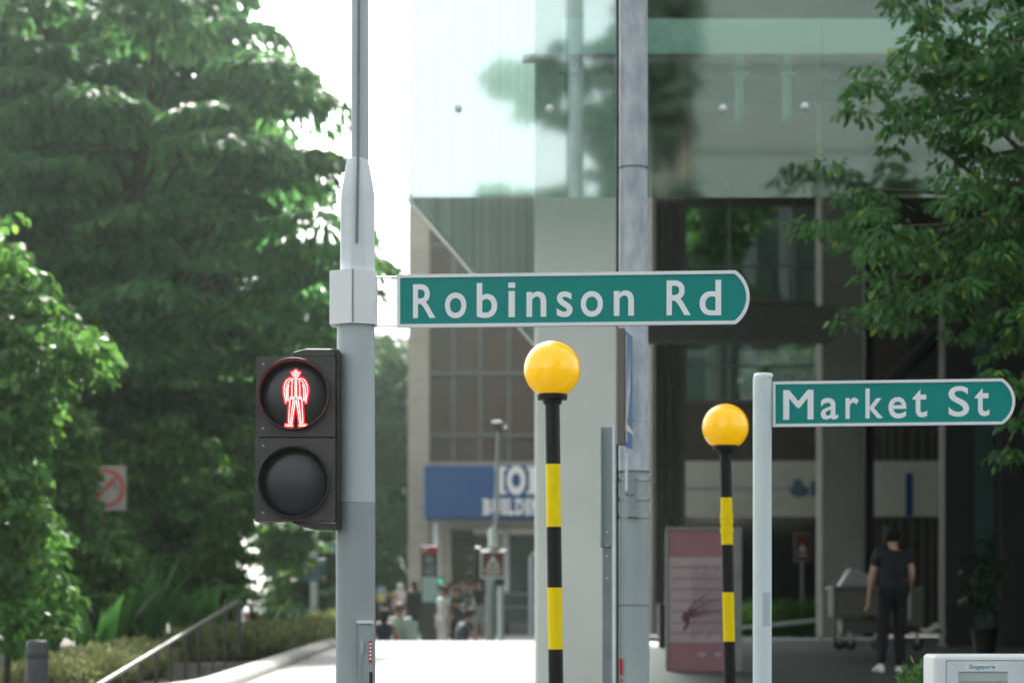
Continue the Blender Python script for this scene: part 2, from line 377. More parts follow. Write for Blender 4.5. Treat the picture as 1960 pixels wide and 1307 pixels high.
# floors above, mostly out of view, outline shaped to shade the colonnade
b = MB()
poly = [(-.6, DG+.6), (16, DG+.6), (16, 64), (2.6, 64), (1.35, 45)]
b.add([(x, y, 12.5) for x, y in poly]+[(x, y, 34) for x, y in poly], [(4,3,2,1,0), (5,6,7,8,9)]+[(i, (i+1) % 5, (i+1) % 5+5, i+5) for i in range(5)])
b.build('upper_storeys', M['brownwall'], ob)
# rear facade
DR = 60
b = MB(); b.bpx(1062, 330, 1225, 1216, DR+.02, .4); b.bpx(1225, -200, 1310, 1216, DR, .4); b.bpx(1572, -200, 2350, 1216, DR+.1, .4); b.bpx(1310, -200, 1572, 187, DR, .4); b.bpx(1310, 577, 1572, 650, DR, .4); b.bpx(1310, 770, 1572, 882, DR, .4)  # hidden leftmost piece added to keep sun off the colonnade floor
b.build('rear_wall', M['brownwall'], ob)
b = MB(); b.box(13.2, 13.5, DG+1, 62, .9, 12.5); b.build('shading_side_wall', M['black'], ob)  # out-of-view wall added to keep the colonnade dark
b = MB(); b.bpx(1245, 150, 1700, 186, 46, .6); b.build('high_beam', M['dark'], ob)
b = MB(); b.bpx(1240, 585, 1596, 652, 46, .6); b.build('lower_beam', M['mull'], ob)
def rwin(x0, y0, x1, y1, splits, hs_, D=DR+.2):
    fr = MB(); t = 4
    fr.bpx(x0, y0, x0+t, y1, D-.1, .15); fr.bpx(x1-t, y0, x1, y1, D-.1, .15); fr.bpx(x0+t, y0, x1-t, y0+t, D-.1, .15); fr.bpx(x0+t, y1-t, x1-t, y1, D-.1, .15)
    for xx in splits: fr.bpx(xx, y0+t, xx+3, y1-t, D-.09, .12)
    for yy in hs_: fr.bpx(x0+t, yy, x1-t, yy+3, D-.08, .12)
    f = fr.build('window', M['frame'], ob)
    p = MB(); p.bpx(x0, y0, x1, y1, D+.08, .03); p.build('pane', M['windowglass'], f)
M['pane_mirror'] = mat('mirror_dark_glass', (.02, .03, .03), .06, var=.1, spec=1.0)
M['pane_mirror'].node_tree.nodes['Principled BSDF'].inputs['IOR'].default_value = 2.1
rwin(1310, 190, 1572, 577, (1395, 1520), (320, 508))
rwin(1310, 650, 1572, 770, (1395, 1550), (698,))
for x0, x1 in ((1310, 1572), (1675, 1808)):
    b = MB(); b.bpx(x0, 882, x1, 988, DR-.2, .12); p = b.build('cream_panel', M['cream'], ob)
    b = MB()
    if x0 == 1310:
        b.bpx(1310, 934, 1572, 936, DR-.215, .01); c = W(1528, 938, DR); b.ball((c.x, DR-.2, c.z-.02), (.24, .03, .16)); b.ball((c.x-.04, DR-.2, c.z+.14), (.13, .03, .14)); b.bpx(1552, 920, 1571, 948, DR-.22, .01)
    else: b.bpx(1734, 905, 1747, 987, DR-.22, .01)
    b.build('blue_print', M['bluegrey'] if x0 == 1310 else M['blue'], p)
b = MB()
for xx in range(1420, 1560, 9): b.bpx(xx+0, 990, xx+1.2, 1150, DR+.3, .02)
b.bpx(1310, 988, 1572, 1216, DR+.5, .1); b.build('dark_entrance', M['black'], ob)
b = MB(); b.bpx(1655, 500, 1672, 1218, 50, .5); b.build('dark_pier', M['black'], ob)
b = MB()
for xx in (1690, 1705, 1722, 1745, 1765, 1782): b.bpx(xx, 820, xx+3, 1200, DR-.1, .06)
b.build('door_mullions', M['frame'], ob)
b = MB(); b.bpx(1808, 560, 1866, 1245, 42, .6); b.bpx(1916, 500, 2050, 1245, 41, .6); b.build('black_pier', M['black'], ob)
b = MB(); b.bpx(1864, 560, 1918, 1242, 43, .5); b.build('teal_pilaster', M['teal'], ob)
b = MB(); a = W(1700, 740, 44); c = W(1822, 612, 44); b.tube([a, c], [.14, .14], 8); b.build('diagonal_strut', M['black'], ob)
b = MB(); b.bpx(1740, 640, 1806, 720, 56, .1); b.build('blue_grey_window', M['pane_g'], ob)
b = MB(); a = W(1264, 1155, 44); c = W(1278, 1155, 44); b.bpx(1262, 1155, 1279, 1248, 40, .4); b.build('duct_box', M['black'], ob)

# ------------------------------------------------------------------ foliage helpers
def leaves_obj(name, pos, axis, up, ln, wd, m, parent=None, origin_loc=None):
    n = len(pos)
    axis /= np.linalg.norm(axis, axis=1, keepdims=True)+1e-9
    side = np.cross(axis, up); side /= np.linalg.norm(side, axis=1, keepdims=True)+1e-9
    nrm = np.cross(side, axis)
    ln = ln[:, None]; wd = wd[:, None]
    v = np.empty((n, 6, 3))
    v[:, 0] = pos; v[:, 1] = pos+axis*ln*.35-side*wd*.5+nrm*wd*.12; v[:, 2] = pos+axis*ln*.72-side*wd*.36-nrm*ln*.03
    v[:, 3] = pos+axis*ln-nrm*ln*.12; v[:, 4] = pos+axis*ln*.72+side*wd*.36-nrm*ln*.03; v[:, 5] = pos+axis*ln*.35+side*wd*.5+nrm*wd*.12
    L = origin(parent)
    v -= np.array(L)
    me = bpy.data.meshes.new(name)
    me.vertices.add(n*6); me.vertices.foreach_set('co', v.reshape(-1))
    me.loops.add(n*6); me.loops.foreach_set('vertex_index', np.arange(n*6, dtype=np.int32))
    me.polygons.add(n); me.polygons.foreach_set('loop_start', np.arange(n, dtype=np.int32)*6)
    me.materials.append(m); me.update(calc_edges=True); me.validate()
    o = bpy.data.objects.new(name, me); sc.collection.objects.link(o)
    if parent: o.parent = parent
    return o
def inpoly(x, y, poly):
    r = False; j = len(poly)-1
    for i in range(len(poly)):
        xi, yi = poly[i]; xj, yj = poly[j]
        if (yi > y) != (yj > y) and x < (xj-xi)*(y-yi)/(yj-yi)+xi: r = not r
        j = i
    return r
def sample_poly(poly, n):
    xs = [p[0] for p in poly]; ys = [p[1] for p in poly]; o = []
    while len(o) < n:
        x = random.uniform(min(xs), max(xs)); y = random.uniform(min(ys), max(ys))
        if inpoly(x, y, poly): o.append((x, y))
    return o
def clump_leaves(cents, per, spread, drop, llen, lw, droop=.6, flat=.35, updown=.0, ljit=.3):
    P = []; A = []; U = []; Ls = []; Ws = []
    for c in cents:
        sp_ = spread*random.uniform(.6, 1.25); n = int(per*random.uniform(.7, 1.3))
        th = rng.uniform(0, 2*PI, n); r = np.sqrt(rng.uniform(0, 1, n))*sp_
        tilt = rng.normal(0, .15, 2)
        dx = r*np.cos(th); dy = r*np.sin(th)
        dz = -drop*(r/sp_)**2*sp_+rng.normal(0, flat*.25, n)*sp_+dx*tilt[0]+dy*tilt[1]
        P.append(np.stack([c[0]+dx, c[1]+dy, c[2]+dz], 1))
        a = np.stack([np.cos(th)*.8, np.sin(th)*.8, np.full(n, -droop)], 1)+rng.normal(0, .35, (n, 3)); A.append(a)
        u = np.stack([np.zeros(n), np.zeros(n), np.ones(n)], 1)+rng.normal(0, .35, (n, 3)); U.append(u)
        Ls.append(llen*rng.uniform(1-ljit, 1+ljit, n)); Ws.append(lw*rng.uniform(1-ljit, 1+ljit, n))
    return np.concatenate(P), np.concatenate(A), np.concatenate(U), np.concatenate(Ls), np.concatenate(Ws)
def tree(name, label, cat, base, trunk_pts, trunk_r, polys, D, dth, ncl, per, spread, llen, lw, m, drop=.35, droop=.6, flat=.35, nlimb=22, group=None, extra=None):
    t = thing(name, base, label, cat, group)
    cents = []
    for poly, share in polys:
        for x, y in sample_poly(poly, int(ncl*share)):
            d = D+random.uniform(-dth, dth); p = W(x, y, D); cents.append(Vector((p.x*(d/D)**.5, d, p.z)))
    if extra: cents += extra
    tk = MB(); tk.tube(trunk_pts, trunk_r, 12)
    top = Vector(trunk_pts[-1])
    for c in random.sample(cents, min(nlimb, len(cents))):
        st = Vector(trunk_pts[0]).lerp(top, random.uniform(.45, 1)); mid = st.lerp(c, .5)+Vector((0, 0, random.uniform(.1, .5)))
        r0 = trunk_r[-1]*.55; tk.tube([st, st.lerp(mid, .5)+Vector((0, 0, .1)), mid, c], [r0, r0*.75, r0*.5, r0*.15], 7)
    tk.build('trunk', M['bark'], t)
    leaves_obj('crown', *clump_leaves(cents, per, spread, drop, llen, lw, droop, flat), m, t)
    return t
LM1 = leafmat('dark_tree_leaf', (.028, .10, .032), (.065, .20, .055), (.18, .31, .05), .45)
LM2 = leafmat('bright_bush_leaf', (.03, .105, .022), (.07, .19, .035), (.19, .34, .05), .4)
LM3 = leafmat('understorey_leaf', (.025, .085, .015), (.06, .17, .025), (.18, .33, .04), .4)
LM4 = leafmat('fig_leaf', (.03, .10, .03), (.07, .19, .05), (.24, .38, .06), .4, .5)
LM5 = leafmat('far_tree_leaf', (.04, .10, .035), (.07, .16, .05), (.14, .24, .06), .35)
LMG = leafmat('golden_hedge_leaf', (.09, .12, .045), (.22, .25, .10), (.42, .43, .22), .35)
LMS = leafmat('strap_leaf', (.035, .13, .03), (.06, .20, .04), (.14, .30, .05), .4, .45)
LMD = leafmat('dark_strap_leaf', (.012, .035, .016), (.02, .055, .022), (.03, .07, .02), .3, .35)

# big tree upper left
tree('shade_tree', 'tall dark green tree filling the upper left behind the crossing signal', 'tree', (-7.2, 44, .95),
     [(-7.2, 44, .95), (-7.1, 44, 4), (-7.0, 43.6, 7), (-6.7, 43.5, 10)], [.32, .26, .2, .12],
     [([(-120, -160), (430, -160), (470, 10), (540, 110), (585, 150), (575, 200), (625, 240), (632, 300), (600, 340), (632, 380), (600, 430), (640, 470), (645, 620), (600, 720), (560, 790), (250, 820), (-120, 700)], 1)],
     42.5, 3.2, 125, 420, 1.0, .27, .11, LM1, nlimb=26, flat=.13, drop=.34, droop=.75)
tree('shade_tree', 'dark understorey tree in the shadow behind the pedestrian signal', 'tree', (-6.2, 49, 1.0),
     [(-6.2, 49, 1.0), (-6.1, 49, 3), (-6.0, 49, 5)], [.2, .16, .1],
     [([(-100, 620), (640, 560), (640, 970), (520, 960), (450, 980), (400, 1040), (400, 1180), (-100, 1180)], 1)],
     49, 1.6, 420, 130, .7, .24, .10, LM1, nlimb=14)
tree('shade_tree', 'rear dark tree behind the tall tree, upper left', 'tree', (-8.0, 54, 1.0),
     [(-8.0, 54, 1.0), (-7.9, 54, 6), (-7.8, 54, 11)], [.3, .24, .14],
     [([(-140, -200), (400, -200), (440, 30), (500, 130), (540, 260), (560, 330), (575, 480), (590, 640), (560, 800), (-140, 820)], 1)],
     54, 1.8, 420, 150, 1.0, .36, .16, LM1, nlimb=18)
# nearer bright bush at the far left
tree('climbing_bush', 'bright yellow green round leaved bush at the far left edge', 'bush', (-5.0, 24, .8),
     [(-5.15, 24.6, .8), (-5.1, 24.6, 2), (-4.9, 24.3, 3.2)], [.035, .03, .02],
     [([(-80, 440), (30, 450), (95, 520), (120, 600), (210, 640), (190, 700), (110, 720), (60, 740), (90, 790), (40, 900), (60, 1000), (-80, 1040)], .8), ([(-80, 560), (60, 600), (90, 700), (60, 900), (120, 1060), (130, 1200), (-80, 1240)], .6)],
     24, 1.1, 270, 34, .22, .115, .08, LM2, droop=.9, nlimb=10)
tree('leafy_shrub', 'wide mid green leafy shrub behind the prohibition sign', 'shrub', (-6.4, 41, .95),
     [(-6.4, 41, .95), (-6.3, 41, 2), (-6.2, 41, 3.4)], [.08, .06, .04],
     [([(60, 560), (200, 560), (230, 700), (240, 820), (360, 800), (440, 880), (470, 1010), (440, 1140), (60, 1180), (60, 1000)], 1)],
     41, 1.3, 300, 60, .36, .165, .105, LM3, droop=.9, nlimb=14)
tree('leafy_shrub', 'deep green bush between the bright left bush and the prohibition sign post', 'shrub', (-5.3, 33, .9),
     [(-5.8, 33, .9), (-5.7, 33, 2)], [.05, .03],
     [([(50, 760), (110, 740), (165, 800), (168, 900), (150, 960), (185, 1000), (240, 1010), (250, 1080), (215, 1140), (60, 1180)], 1)],
     33, .8, 190, 44, .24, .125, .085, LM3, droop=.9, nlimb=8)
tree('leafy_shrub', 'light green shrub just left of the lower signal lamp', 'shrub', (-5.0, 42.5, 1.0),
     [(-5.0, 42.5, 1.0), (-4.9, 42.5, 2)], [.06, .04],
     [([(330, 800), (440, 790), (480, 840), (470, 990), (445, 1050), (455, 1130), (330, 1140)], 1)],
     42.5, .8, 150, 60, .34, .15, .095, LM3, droop=.9, nlimb=8)
# far trees
tree('street_tree', 'distant green tree between the signal pole and the beige building', 'tree', (-5.0, 96, 1),
     [(-5.2, 96, 1), (-5.1, 96, 5)], [.3, .2],
     [([(600, 590), (700, 640), (745, 640), (762, 700), (778, 760), (782, 1130), (600, 1130)], 1)],
     94, 3, 380, 110, 1.1, .34, .15, LM5, nlimb=14)
tree('street_tree', 'distant tree behind the small blue information sign', 'tree', (-6.3, 72, 1),
     [(-6.6, 72, 1), (-6.5, 72, 3)], [.2, .12],
     [([(535, 1000), (660, 990), (660, 1180), (545, 1180), (520, 1060)], 1)],
     72, 2, 120, 90, .6, .25, .12, LM5, nlimb=8)
tree('street_tree', 'distant light green bush left of the white gap in the foliage', 'bush', (-7, 64, 1),
     [(-7.3, 64, 1), (-7.3, 64, 2.6)], [.1, .06],
     [([(490, 990), (600, 990), (600, 1060), (545, 1080), (535, 1180), (520, 1180), (525, 1100), (505, 1040), (490, 1030)], 1)],
     64, 1, 70, 70, .3, .2, .10, LM3, nlimb=6)
# fig tree, right
tree('fig_tree', 'leafy fig tree with drooping sprays at the right edge, in front of the office', 'tree', (5.6, 18.5, 0),
     [(5.6, 18.5, 0), (5.4, 18.5, 2.5), (5.0, 18.4, 4.2), (4.5, 18.3, 5.6)], [.2, .17, .13, .08],
     [([(1665, -60), (2050, -60), (2050, 140), (1880, 130), (1760, 130), (1680, 60)], .17),
      ([(1575, 130), (1660, 105), (1800, 90), (2050, 80), (2050, 340), (1850, 320), (1750, 270), (1690, 290), (1650, 235), (1580, 200)], .27),
      ([(1495, 335), (1560, 325), (1640, 350), (1740, 400), (1850, 350), (2050, 320), (2050, 560), (1850, 520), (1750, 520), (1680, 560), (1620, 480), (1560, 420)], .28),
      ([(1585, 530), (1700, 535), (1800, 500), (2050, 500), (2050, 620), (1880, 640), (1780, 600), (1720, 620), (1640, 570)], .17),
      ([(1860, -60), (2050, -60), (2050, 640), (1880, 620), (1850, 300)], .30),
      ([(1840, 700), (1960, 690), (2050, 700), (2050, 870), (1930, 850), (1900, 780)], .06)],
     18, 1.0, 215, 50, .17, .092, .038, LM4, droop=.55, drop=.5, nlimb=45)

# trees across the street behind the photographer, seen mirrored in the glass
def back_tree(label, polys, VD, dY, n, base, spread, leaf, m):
    """VD: distance at which the mirror image seems to stand; dY: where the tree really stands, behind the camera"""
    cents = []
    for poly, sh in polys:
        for x, y in sample_poly(poly, int(n*sh)):
            q = W(x, y, VD); cents.append(Vector((q.x, dY+random.uniform(-1, 1), q.z)))
    t = thing('street_tree', base, label, 'tree')
    top = max(c.z for c in cents)
    tk = MB(); B = Vector(base); tk.tube([B, B+Vector((0, 0, top*.5)), B+Vector((.2, 0, top*.85))], [.35, .26, .1], 10)
    for c in cents[:24]: st = B+Vector((0, 0, min(top*.8, max(2, c.z*.7)))); tk.tube([st, st.lerp(c, .5)+Vector((0, 0, .4)), c], [.12, .08, .02], 6)
    tk.build('trunk', M['bark'], t)
    leaves_obj('crown', *clump_leaves(cents, 70, spread, .35, leaf, leaf*.45, .5), m, t)
LMM = leafmat('shaded_street_leaf', (.012, .030, .014), (.022, .050, .024), (.035, .07, .03), .25)
back_tree('leafy tree mirrored in the glass screen, its branch reaching left', [([(1150, 400), (1140, 320), (1165, 290), (1135, 240), (1060, 240), (1010, 205), (965, 170), (945, 135), (955, 112), (1060, 100), (1180, 60), (1230, -80), (1330, -80), (1310, 200), (1330, 470), (1150, 470)], .93), ([(930, 352), (1100, 350), (1160, 400), (930, 410)], .07)], 63, -19, 240, (4.4, -19, 0), .42, .26, LMM)
back_wall = thing('sky_blocking_wall', W(1600, 1200, 92), 'added grey block closing off the sky behind the rear windows', 'building')
b = MB(); b.bpx(1210, 100, 2300, 1205, 92, 8); b.build('wall', M['conc_d'], back_wall)  # backing block added to hide the sky behind the rear windows
b = MB()
for px in range(1240, 2200, 70): b.bpx(px, 130, px+40, 1190, 91.9, .3)
b.build('window_band', M['pane_g'], back_wall)
tree('reflection_tree', 'tree placed behind the rear windows to imitate greenery reflected in them', 'tree', (9.2, 74, 1.19),
     [(9.2, 74, 1.1), (9.0, 74, 6), (8.6, 74, 10)], [.25, .18, .1],
     [([(1340, 380), (1380, 330), (1440, 400), (1400, 480), (1420, 590), (1330, 600)], .5), ([(1450, 260), (1530, 230), (1560, 300), (1500, 340), (1430, 440), (1420, 380)], .3), ([(1460, 660), (1560, 670), (1550, 740), (1440, 740)], .2)],
     74, 1.5, 110, 60, .6, .3, .13, LM3, nlimb=12)  # stands in for the greenery that the rear panes reflect
tw = thing('dark_mirror_block', (16, -46, 0), 'unseen dark block added to darken the reflection in the glass screen', 'building')
b = MB(); b.box(4.3, 38, -56, -46, 0, 58); b.build('wall', mat('mirror_block_dark', (.022, .040, .035), .6, var=.1, scale=.3), tw)  # added behind the camera so the glass mirrors smoky grey, not sky
b = MB()
for k in range(16): b.box(4.4, 38, -45.99, -45.9, 3.0+k*3.2, 4.6+k*3.2)
b.build('window_band', mat('mirror_block_bands', (.014, .027, .023), .5), tw)
# strap-leaved plants
def strap_plant(label, base, n, hgt, wid, m, group, lean=.5):
    t = thing('strap_leaf_plant', base, label, 'plant', group)
    for k in range(n):
        b = MB(); a = random.uniform(0, 2*PI); L_ = hgt*random.uniform(.65, 1.1); ln = lean*random.uniform(.3, 1.2); wdt = wid*random.uniform(.7, 1.2)
        d = Vector((math.cos(a), math.sin(a)*.7, 0)); sd_ = Vector((-math.sin(a), math.cos(a), 0))*(1 if random.random() < .5 else .8)+Vector((random.uniform(-.6, .6), 0, 0)); sd_.normalize()
        rows = []
        for i in range(8):
            q = i/7; p = Vector(base)+d*(.05+L_*ln*q**1.8)+Vector((0, 0, L_*(q-.28*ln*q**3)))
            ww = wdt*(.35+.65*math.sin(PI*min(1, q*.85+.12)))*(1-q**5)+.003
            rows.append([p-sd_*ww*.5+Vector((0, 0, ww*.12)), p, p+sd_*ww*.5+Vector((0, 0, ww*.12))])
        b.rings(rows, 0, False, True, False); b.build('leaf', m, t)
spots = [(95, 1215, 33, 1.2), (160, 1240, 35, 1.35), (225, 1225, 37, 1.5), (285, 1230, 38, 1.5), (345, 1240, 38.5, 1.2), (60, 1290, 30, 1.0), (190, 1290, 29, .9), (400, 1250, 39, 1.15), (25, 1240, 33, 1.3)]
desc = ['beside the dark bollard', 'second from the bollard', 'below the prohibition sign', 'with the tallest blades, left of the handrail', 'leaning across the handrail foot', 'at the lower left corner', 'above the golden hedge', 'by the middle of the handrail', 'at the left frame edge']
for (px, py, D, h), ds in zip(spots, desc):
    p = W(px, py, D); p.z = .75+.01*(D-20)
    strap_plant('green broad bladed ginger plant '+ds, p, 18, h*1.2, .18, LMS, 'broad bladed plants along the bed')
for k, px in enumerate((485, 510, 535, 560, 590, 618, 640)):
    D = 47+k*1.4; p = W(px, 1200, D); p.z = 1.04
    strap_plant('dark spiky leaved plant behind the golden hedge, %s from the left' % ['first', 'second', 'third', 'fourth', 'fifth', 'sixth', 'seventh'][k], p, 16, .95, .09, LMD, 'dark spiky plants behind the hedge', .35)

# golden hedges
def hedge(label, pts, wdt, n, llen=.07, zb_=None, m=LMG, cat='hedge'):
    """pts: px, top row py, D along the hedge"""
    base = W(pts[0][0], pts[0][1], pts[0][2]); base.z = .9
    t = thing('hedge', base, label, cat)
    P = []; 
    q = [W(*p) for p in pts]
    for k in range(n):
        i = random.randrange(len(q)-1); u = random.random(); c = q[i].lerp(q[i+1], u)
        gz = .8+.0101*(c.y-20.5)
        top = c.z+.05*math.sin(c.x*9)+.04*math.sin(c.y*5)
        h = random.random(); h = 1-(1-h)**1.0
        ax = random.uniform(-1, 1)
        z = gz+(top-gz)*h*(1-.22*ax*ax)
        P.append((c.x+ax*wdt*.5*(.8+.3*math.sin(h*2.6)), c.y+random.uniform(-1, 1)*wdt*.5, z+random.gauss(0, .02)))
    P = np.array(P); n = len(P)
    A = np.stack([rng.normal(0, .6, n), rng.normal(0, .6, n)-.2, np.abs(rng.normal(.7, .4, n))], 1)
    U = rng.normal(0, 1, (n, 3))
    leaves_obj('foliage', P, A, U, llen*rng.uniform(.7, 1.4, n), llen*.32*rng.uniform(.7, 1.3, n), m, t)
    st = MB()
    for k in range(8):
        c = q[0].lerp(q[-1], (k+.5)/8); gz = .78+.0101*(c.y-20.5); st.tube([(c.x, c.y, gz), (c.x+.02, c.y, gz+.3)], [.015, .008], 6)
    st.build('stems', M['bark'], t)
hedge('golden clipped hedge in the lower left corner beside the bollard', [(85, 1283, 25), (150, 1262, 26.5), (225, 1243, 29), (262, 1238, 30.5)], .9, 15000, .085)
hedge('golden clipped hedge behind the stair handrail and along the kerb', [(360, 1205, 37), (455, 1200, 38), (520, 1202, 40), (590, 1190, 44), (645, 1165, 50)], .9, 17000, .12)
hedge('small bright green hedge behind the office entrance', [(1400, 1152, 57), (1572, 1150, 57)], .5, 6000, .08, m=LM2)
hedge('tiny green plant tuft beside the white box', [(1735, 1300, 14), (1785, 1296, 14)], .2, 700, .05, m=LM2, cat='plant')

# ------------------------------------------------------------------ handrail
D = 36
hr = thing('handrail', W(457, 1250, D), 'brushed steel stair handrail sloping down to the lower left', 'handrail')
R0_ = W(456, 1150, 36); R1_ = W(200, 1305, 22); R2_ = R0_+(R1_-R0_)*1.18
b = MB(); b.tube([R2_, R1_, R0_.lerp(R1_, .5), R0_.lerp(R1_, .02), R0_+Vector((.03, .05, -.02)), W(459.5, 1160, 36.1), W(459.5, 1246, 36.1)], [.029]*7, 12); b.build('top_rail', M['rail'], hr)
for k, px in enumerate((432, 407, 381, 355, 328, 299, 270, 240, 212)):
    lo, hi = 0, 1.3
    for _ in range(40):
        md_ = (lo+hi)/2; p = R0_.lerp(R1_, md_)
        if 980+F*p.x/p.y > px: lo = md_
        else: hi = md_
    p = R0_.lerp(R1_, lo); zb_ = .8+.0101*(p.y-20.5)
    b = MB(); b.tube([p-Vector((0, 0, .02)), (p.x, p.y, max(zb_, p.z-.95) if False else min(p.z-.5, zb_))], [.019, .019], 8); b.build('baluster', M['rail'], hr)
b = MB(); c = W(459, 1246, D); b.lathe((c.x, c.y, 0), [(.05, c.z-.03), (.05, c.z+.01), (.034, c.z+.02)], 14); b.build('foot_plate', M['rail'], hr)

# bollard
c = W(71, 1225, 21.5); bo = thing('bollard', (c.x, c.y, .8), 'dark grey round topped bollard at the lower left', 'bollard')
b = MB(); z = c.z; b.lathe((c.x, c.y), [(.10, .8), (.10, z-.045), (.094, z-.015), (.075, z), (.0, z+.002)], 28); b.build('post', M['bollard'], bo)
b = MB(); b.lathe((c.x, c.y), [(.104, z-.16), (.104, z-.12)], 28); b.build('band', M['dark'], bo)

# ------------------------------------------------------------------ prohibition sign in the bushes
D = 37.4
cents = [W(px, py, D+random.uniform(-.3, .3)) for px, py in ((160, 905), (158, 930), (163, 950), (176, 948), (190, 955), (165, 975), (184, 968), (150, 960), (172, 900), (205, 985), (225, 992), (180, 1000), (215, 1010))]
sp_v = thing('leafy_shrub', W(170, 1200, D), 'leafy sprig covering the left side of the prohibition sign', 'shrub')
b = MB(); bs_ = W(165, 1230, D)
for c in cents: b.tube([bs_, bs_.lerp(c, .6)+Vector((-.05, .1, .1)), c], [.012, .008, .004], 5)
b.build('stems', M['bark'], sp_v)
leaves_obj('leaves', *clump_leaves(cents, 9, .13, .5, .15, .10, .8), LM3, sp_v)
D = 38.2
ps = thing('prohibition_sign', W(210, 1100, D), 'square white sign with a red prohibition ring half hidden by leaves', 'sign')
b = MB(); b.bpx(158, 891, 242, 977, D, .02); b.build('panel', mat('sign_off_white', (.33, .31, .27), .6), ps, .01)
b = MB(); c = W(202, 934, D); ro, ri = s(37, D), s(29.5, D)
n = 48
b.rings([[(c.x+r*math.cos(2*PI*k/n), D-.006, c.z+r*math.sin(2*PI*k/n)) for k in range(n)] for r in (ri, ro)], 0, False, False)
dx, dz = math.cos(PI/4), math.sin(PI/4); h = s(3.6, D)
b.add([(c.x+ri*dx-h*dz, D-.008, c.z+ri*dz+h*dx), (c.x+ri*dx+h*dz, D-.008, c.z+ri*dz-h*dx), (c.x-ri*dx+h*dz, D-.008, c.z-ri*dz-h*dx), (c.x-ri*dx-h*dz, D-.008, c.z-ri*dz+h*dx)], [(0, 1, 2, 3)])
b.build('red_ring', mat('faded_red', (.42, .07, .05), .6), ps)
b = MB(); b.ball(W(194, 917, D-.005), (.045, .004, .04)); b.tube([W(182, 905, D-.006), W(197, 914, D-.006)], .012, 6); b.tube([W(213, 925, D-.004), W(228, 936, D-.004)], .007, 6); b.build('pictogram', M['black'], ps)
b = MB(); a = W(197, 960, D+.06); b.tube([(a.x, a.y, .85), (a.x, a.y, a.z+.2)], .028, 10); b.build('post', mat('rusty_post', (.16, .07, .03), .8), ps)

# ------------------------------------------------------------------ signal pole
D = 10.28
def xr(px, DD): return (px-980)/F*DD
cx = xr(681.5, D); R0 = s(37.3, D)
tp_ = thing('signal_pole', (cx, D, 0), 'thick grey traffic signal pole with a narrow upper tube and white bracket band', 'pole')
zf = lambda py, DD=D: CZ+(HY-py)/F*DD
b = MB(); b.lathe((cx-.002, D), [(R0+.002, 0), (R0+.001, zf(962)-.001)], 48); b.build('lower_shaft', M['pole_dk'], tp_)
b = MB(); b.lathe((cx-.001, D), [(R0, zf(962)), (R0-.003, zf(600))], 48); b.build('shaft', M['pole'], tp_)
RC = s(35, D)
b = MB(); cu = xr(684.5, D); b.lathe((cu, D), [(RC*1.03, zf(600)), (RC, zf(378)), (RC*.98, zf(370)), (s(24.5, D), zf(318)), (s(21, D), zf(304)), (s(17.5, D), zf(304)-.001)], 8, rot=PI/8+.09, smooth=False)
b.build('sleeve', M['pole_lt'], tp_, .012, 3)
b = MB(); cu2 = xr(689, D); b.lathe((cu2, D), [(s(17.3, D), zf(306)), (s(16.5, D), zf(-30)), (s(14, D), 5.4)], 32); b.build('upper_tube', M['pole'], tp_)
b = MB(); ch = D-s(36, D)
b.tube([(xr(682.5, ch), D-s(35.5, D), zf(470)), (xr(684, ch), D-s(35.5, D), zf(374)), (xr(684.5, ch), D-s(24, D), zf(315)), (xr(684, ch), D-s(18.5, D), zf(300)), (xr(688, ch), D-s(17.5, D), 5.2)], [.0055]*5, 8); b.build('cable', mat('grey_cable', (.17, .20, .20), .6), tp_)
b = MB(); cb_ = xr(677, D); hw = s(44, D)
b.lathe((cb_, D-.0), [(hw/math.cos(PI/6), zf(623.5)), (hw/math.cos(PI/6), zf(521.5))], 6, rot=PI/6-.02-PI/3*0, smooth=False); bb = b.build('bracket_band', M['white'], tp_, .003)
b = MB(); yb = D-hw/math.cos(PI/6)-.001; b.box(xr(674.6, yb), xr(676.4, yb), yb-.001, yb+.012, zf(622), zf(522)); b.build('seam', M['mull'], bb)
for px, py in ((640, 545), (640, 575), (712, 532)):
    b = MB(); c = W(px, py, D-.06); b.ball(c, .006, 0, 8, 6); b.build('rivet', M['steel'], bb)
b = MB(); yb = D-R0-.012; b.box(xr(686, yb), xr(714, yb), yb, yb+.05, 1.0, zf(1192, yb)); sv = b.build('service_box', M['pole_dk'], tp_, .004)
b = MB(); b.box(xr(683, yb), xr(714.5, yb), yb-.01, yb+.05, zf(1193, yb), zf(1187, yb)); b.build('box_cap', M['pole_lt'], sv, .002)
b = MB(); b.box(xr(690, yb), xr(696, yb), yb-.012, yb, zf(1250, yb), zf(1226, yb)); b.tube([(xr(692, yb), yb-.008, zf(1250, yb)), (xr(692, yb), yb-.008, 1.25)], .002, 6); b.build('latch', M['steel'], sv)
b = MB(); ang = .62; 
ys_ = D-R0*.55; b.box(xr(707.5, ys_), xr(713.5, ys_), yb-.002, yb+.001, zf(1268, yb), zf(1226, yb)); stk = b.build('sticker', M['redink'], sv)
b = MB()
for k in range(5): b.box(xr(708.5, ys_), xr(712.5, ys_), yb-.004, yb-.0025, zf(1262-7*k, yb), zf(1258-7*k, yb))
b.build('sticker_print', M['white'], stk)
b = MB(); b.box(xr(707, yb), xr(713, yb), yb-.002, yb, 1.2, zf(1285, yb)); b.build('side_label', M['black'], sv)

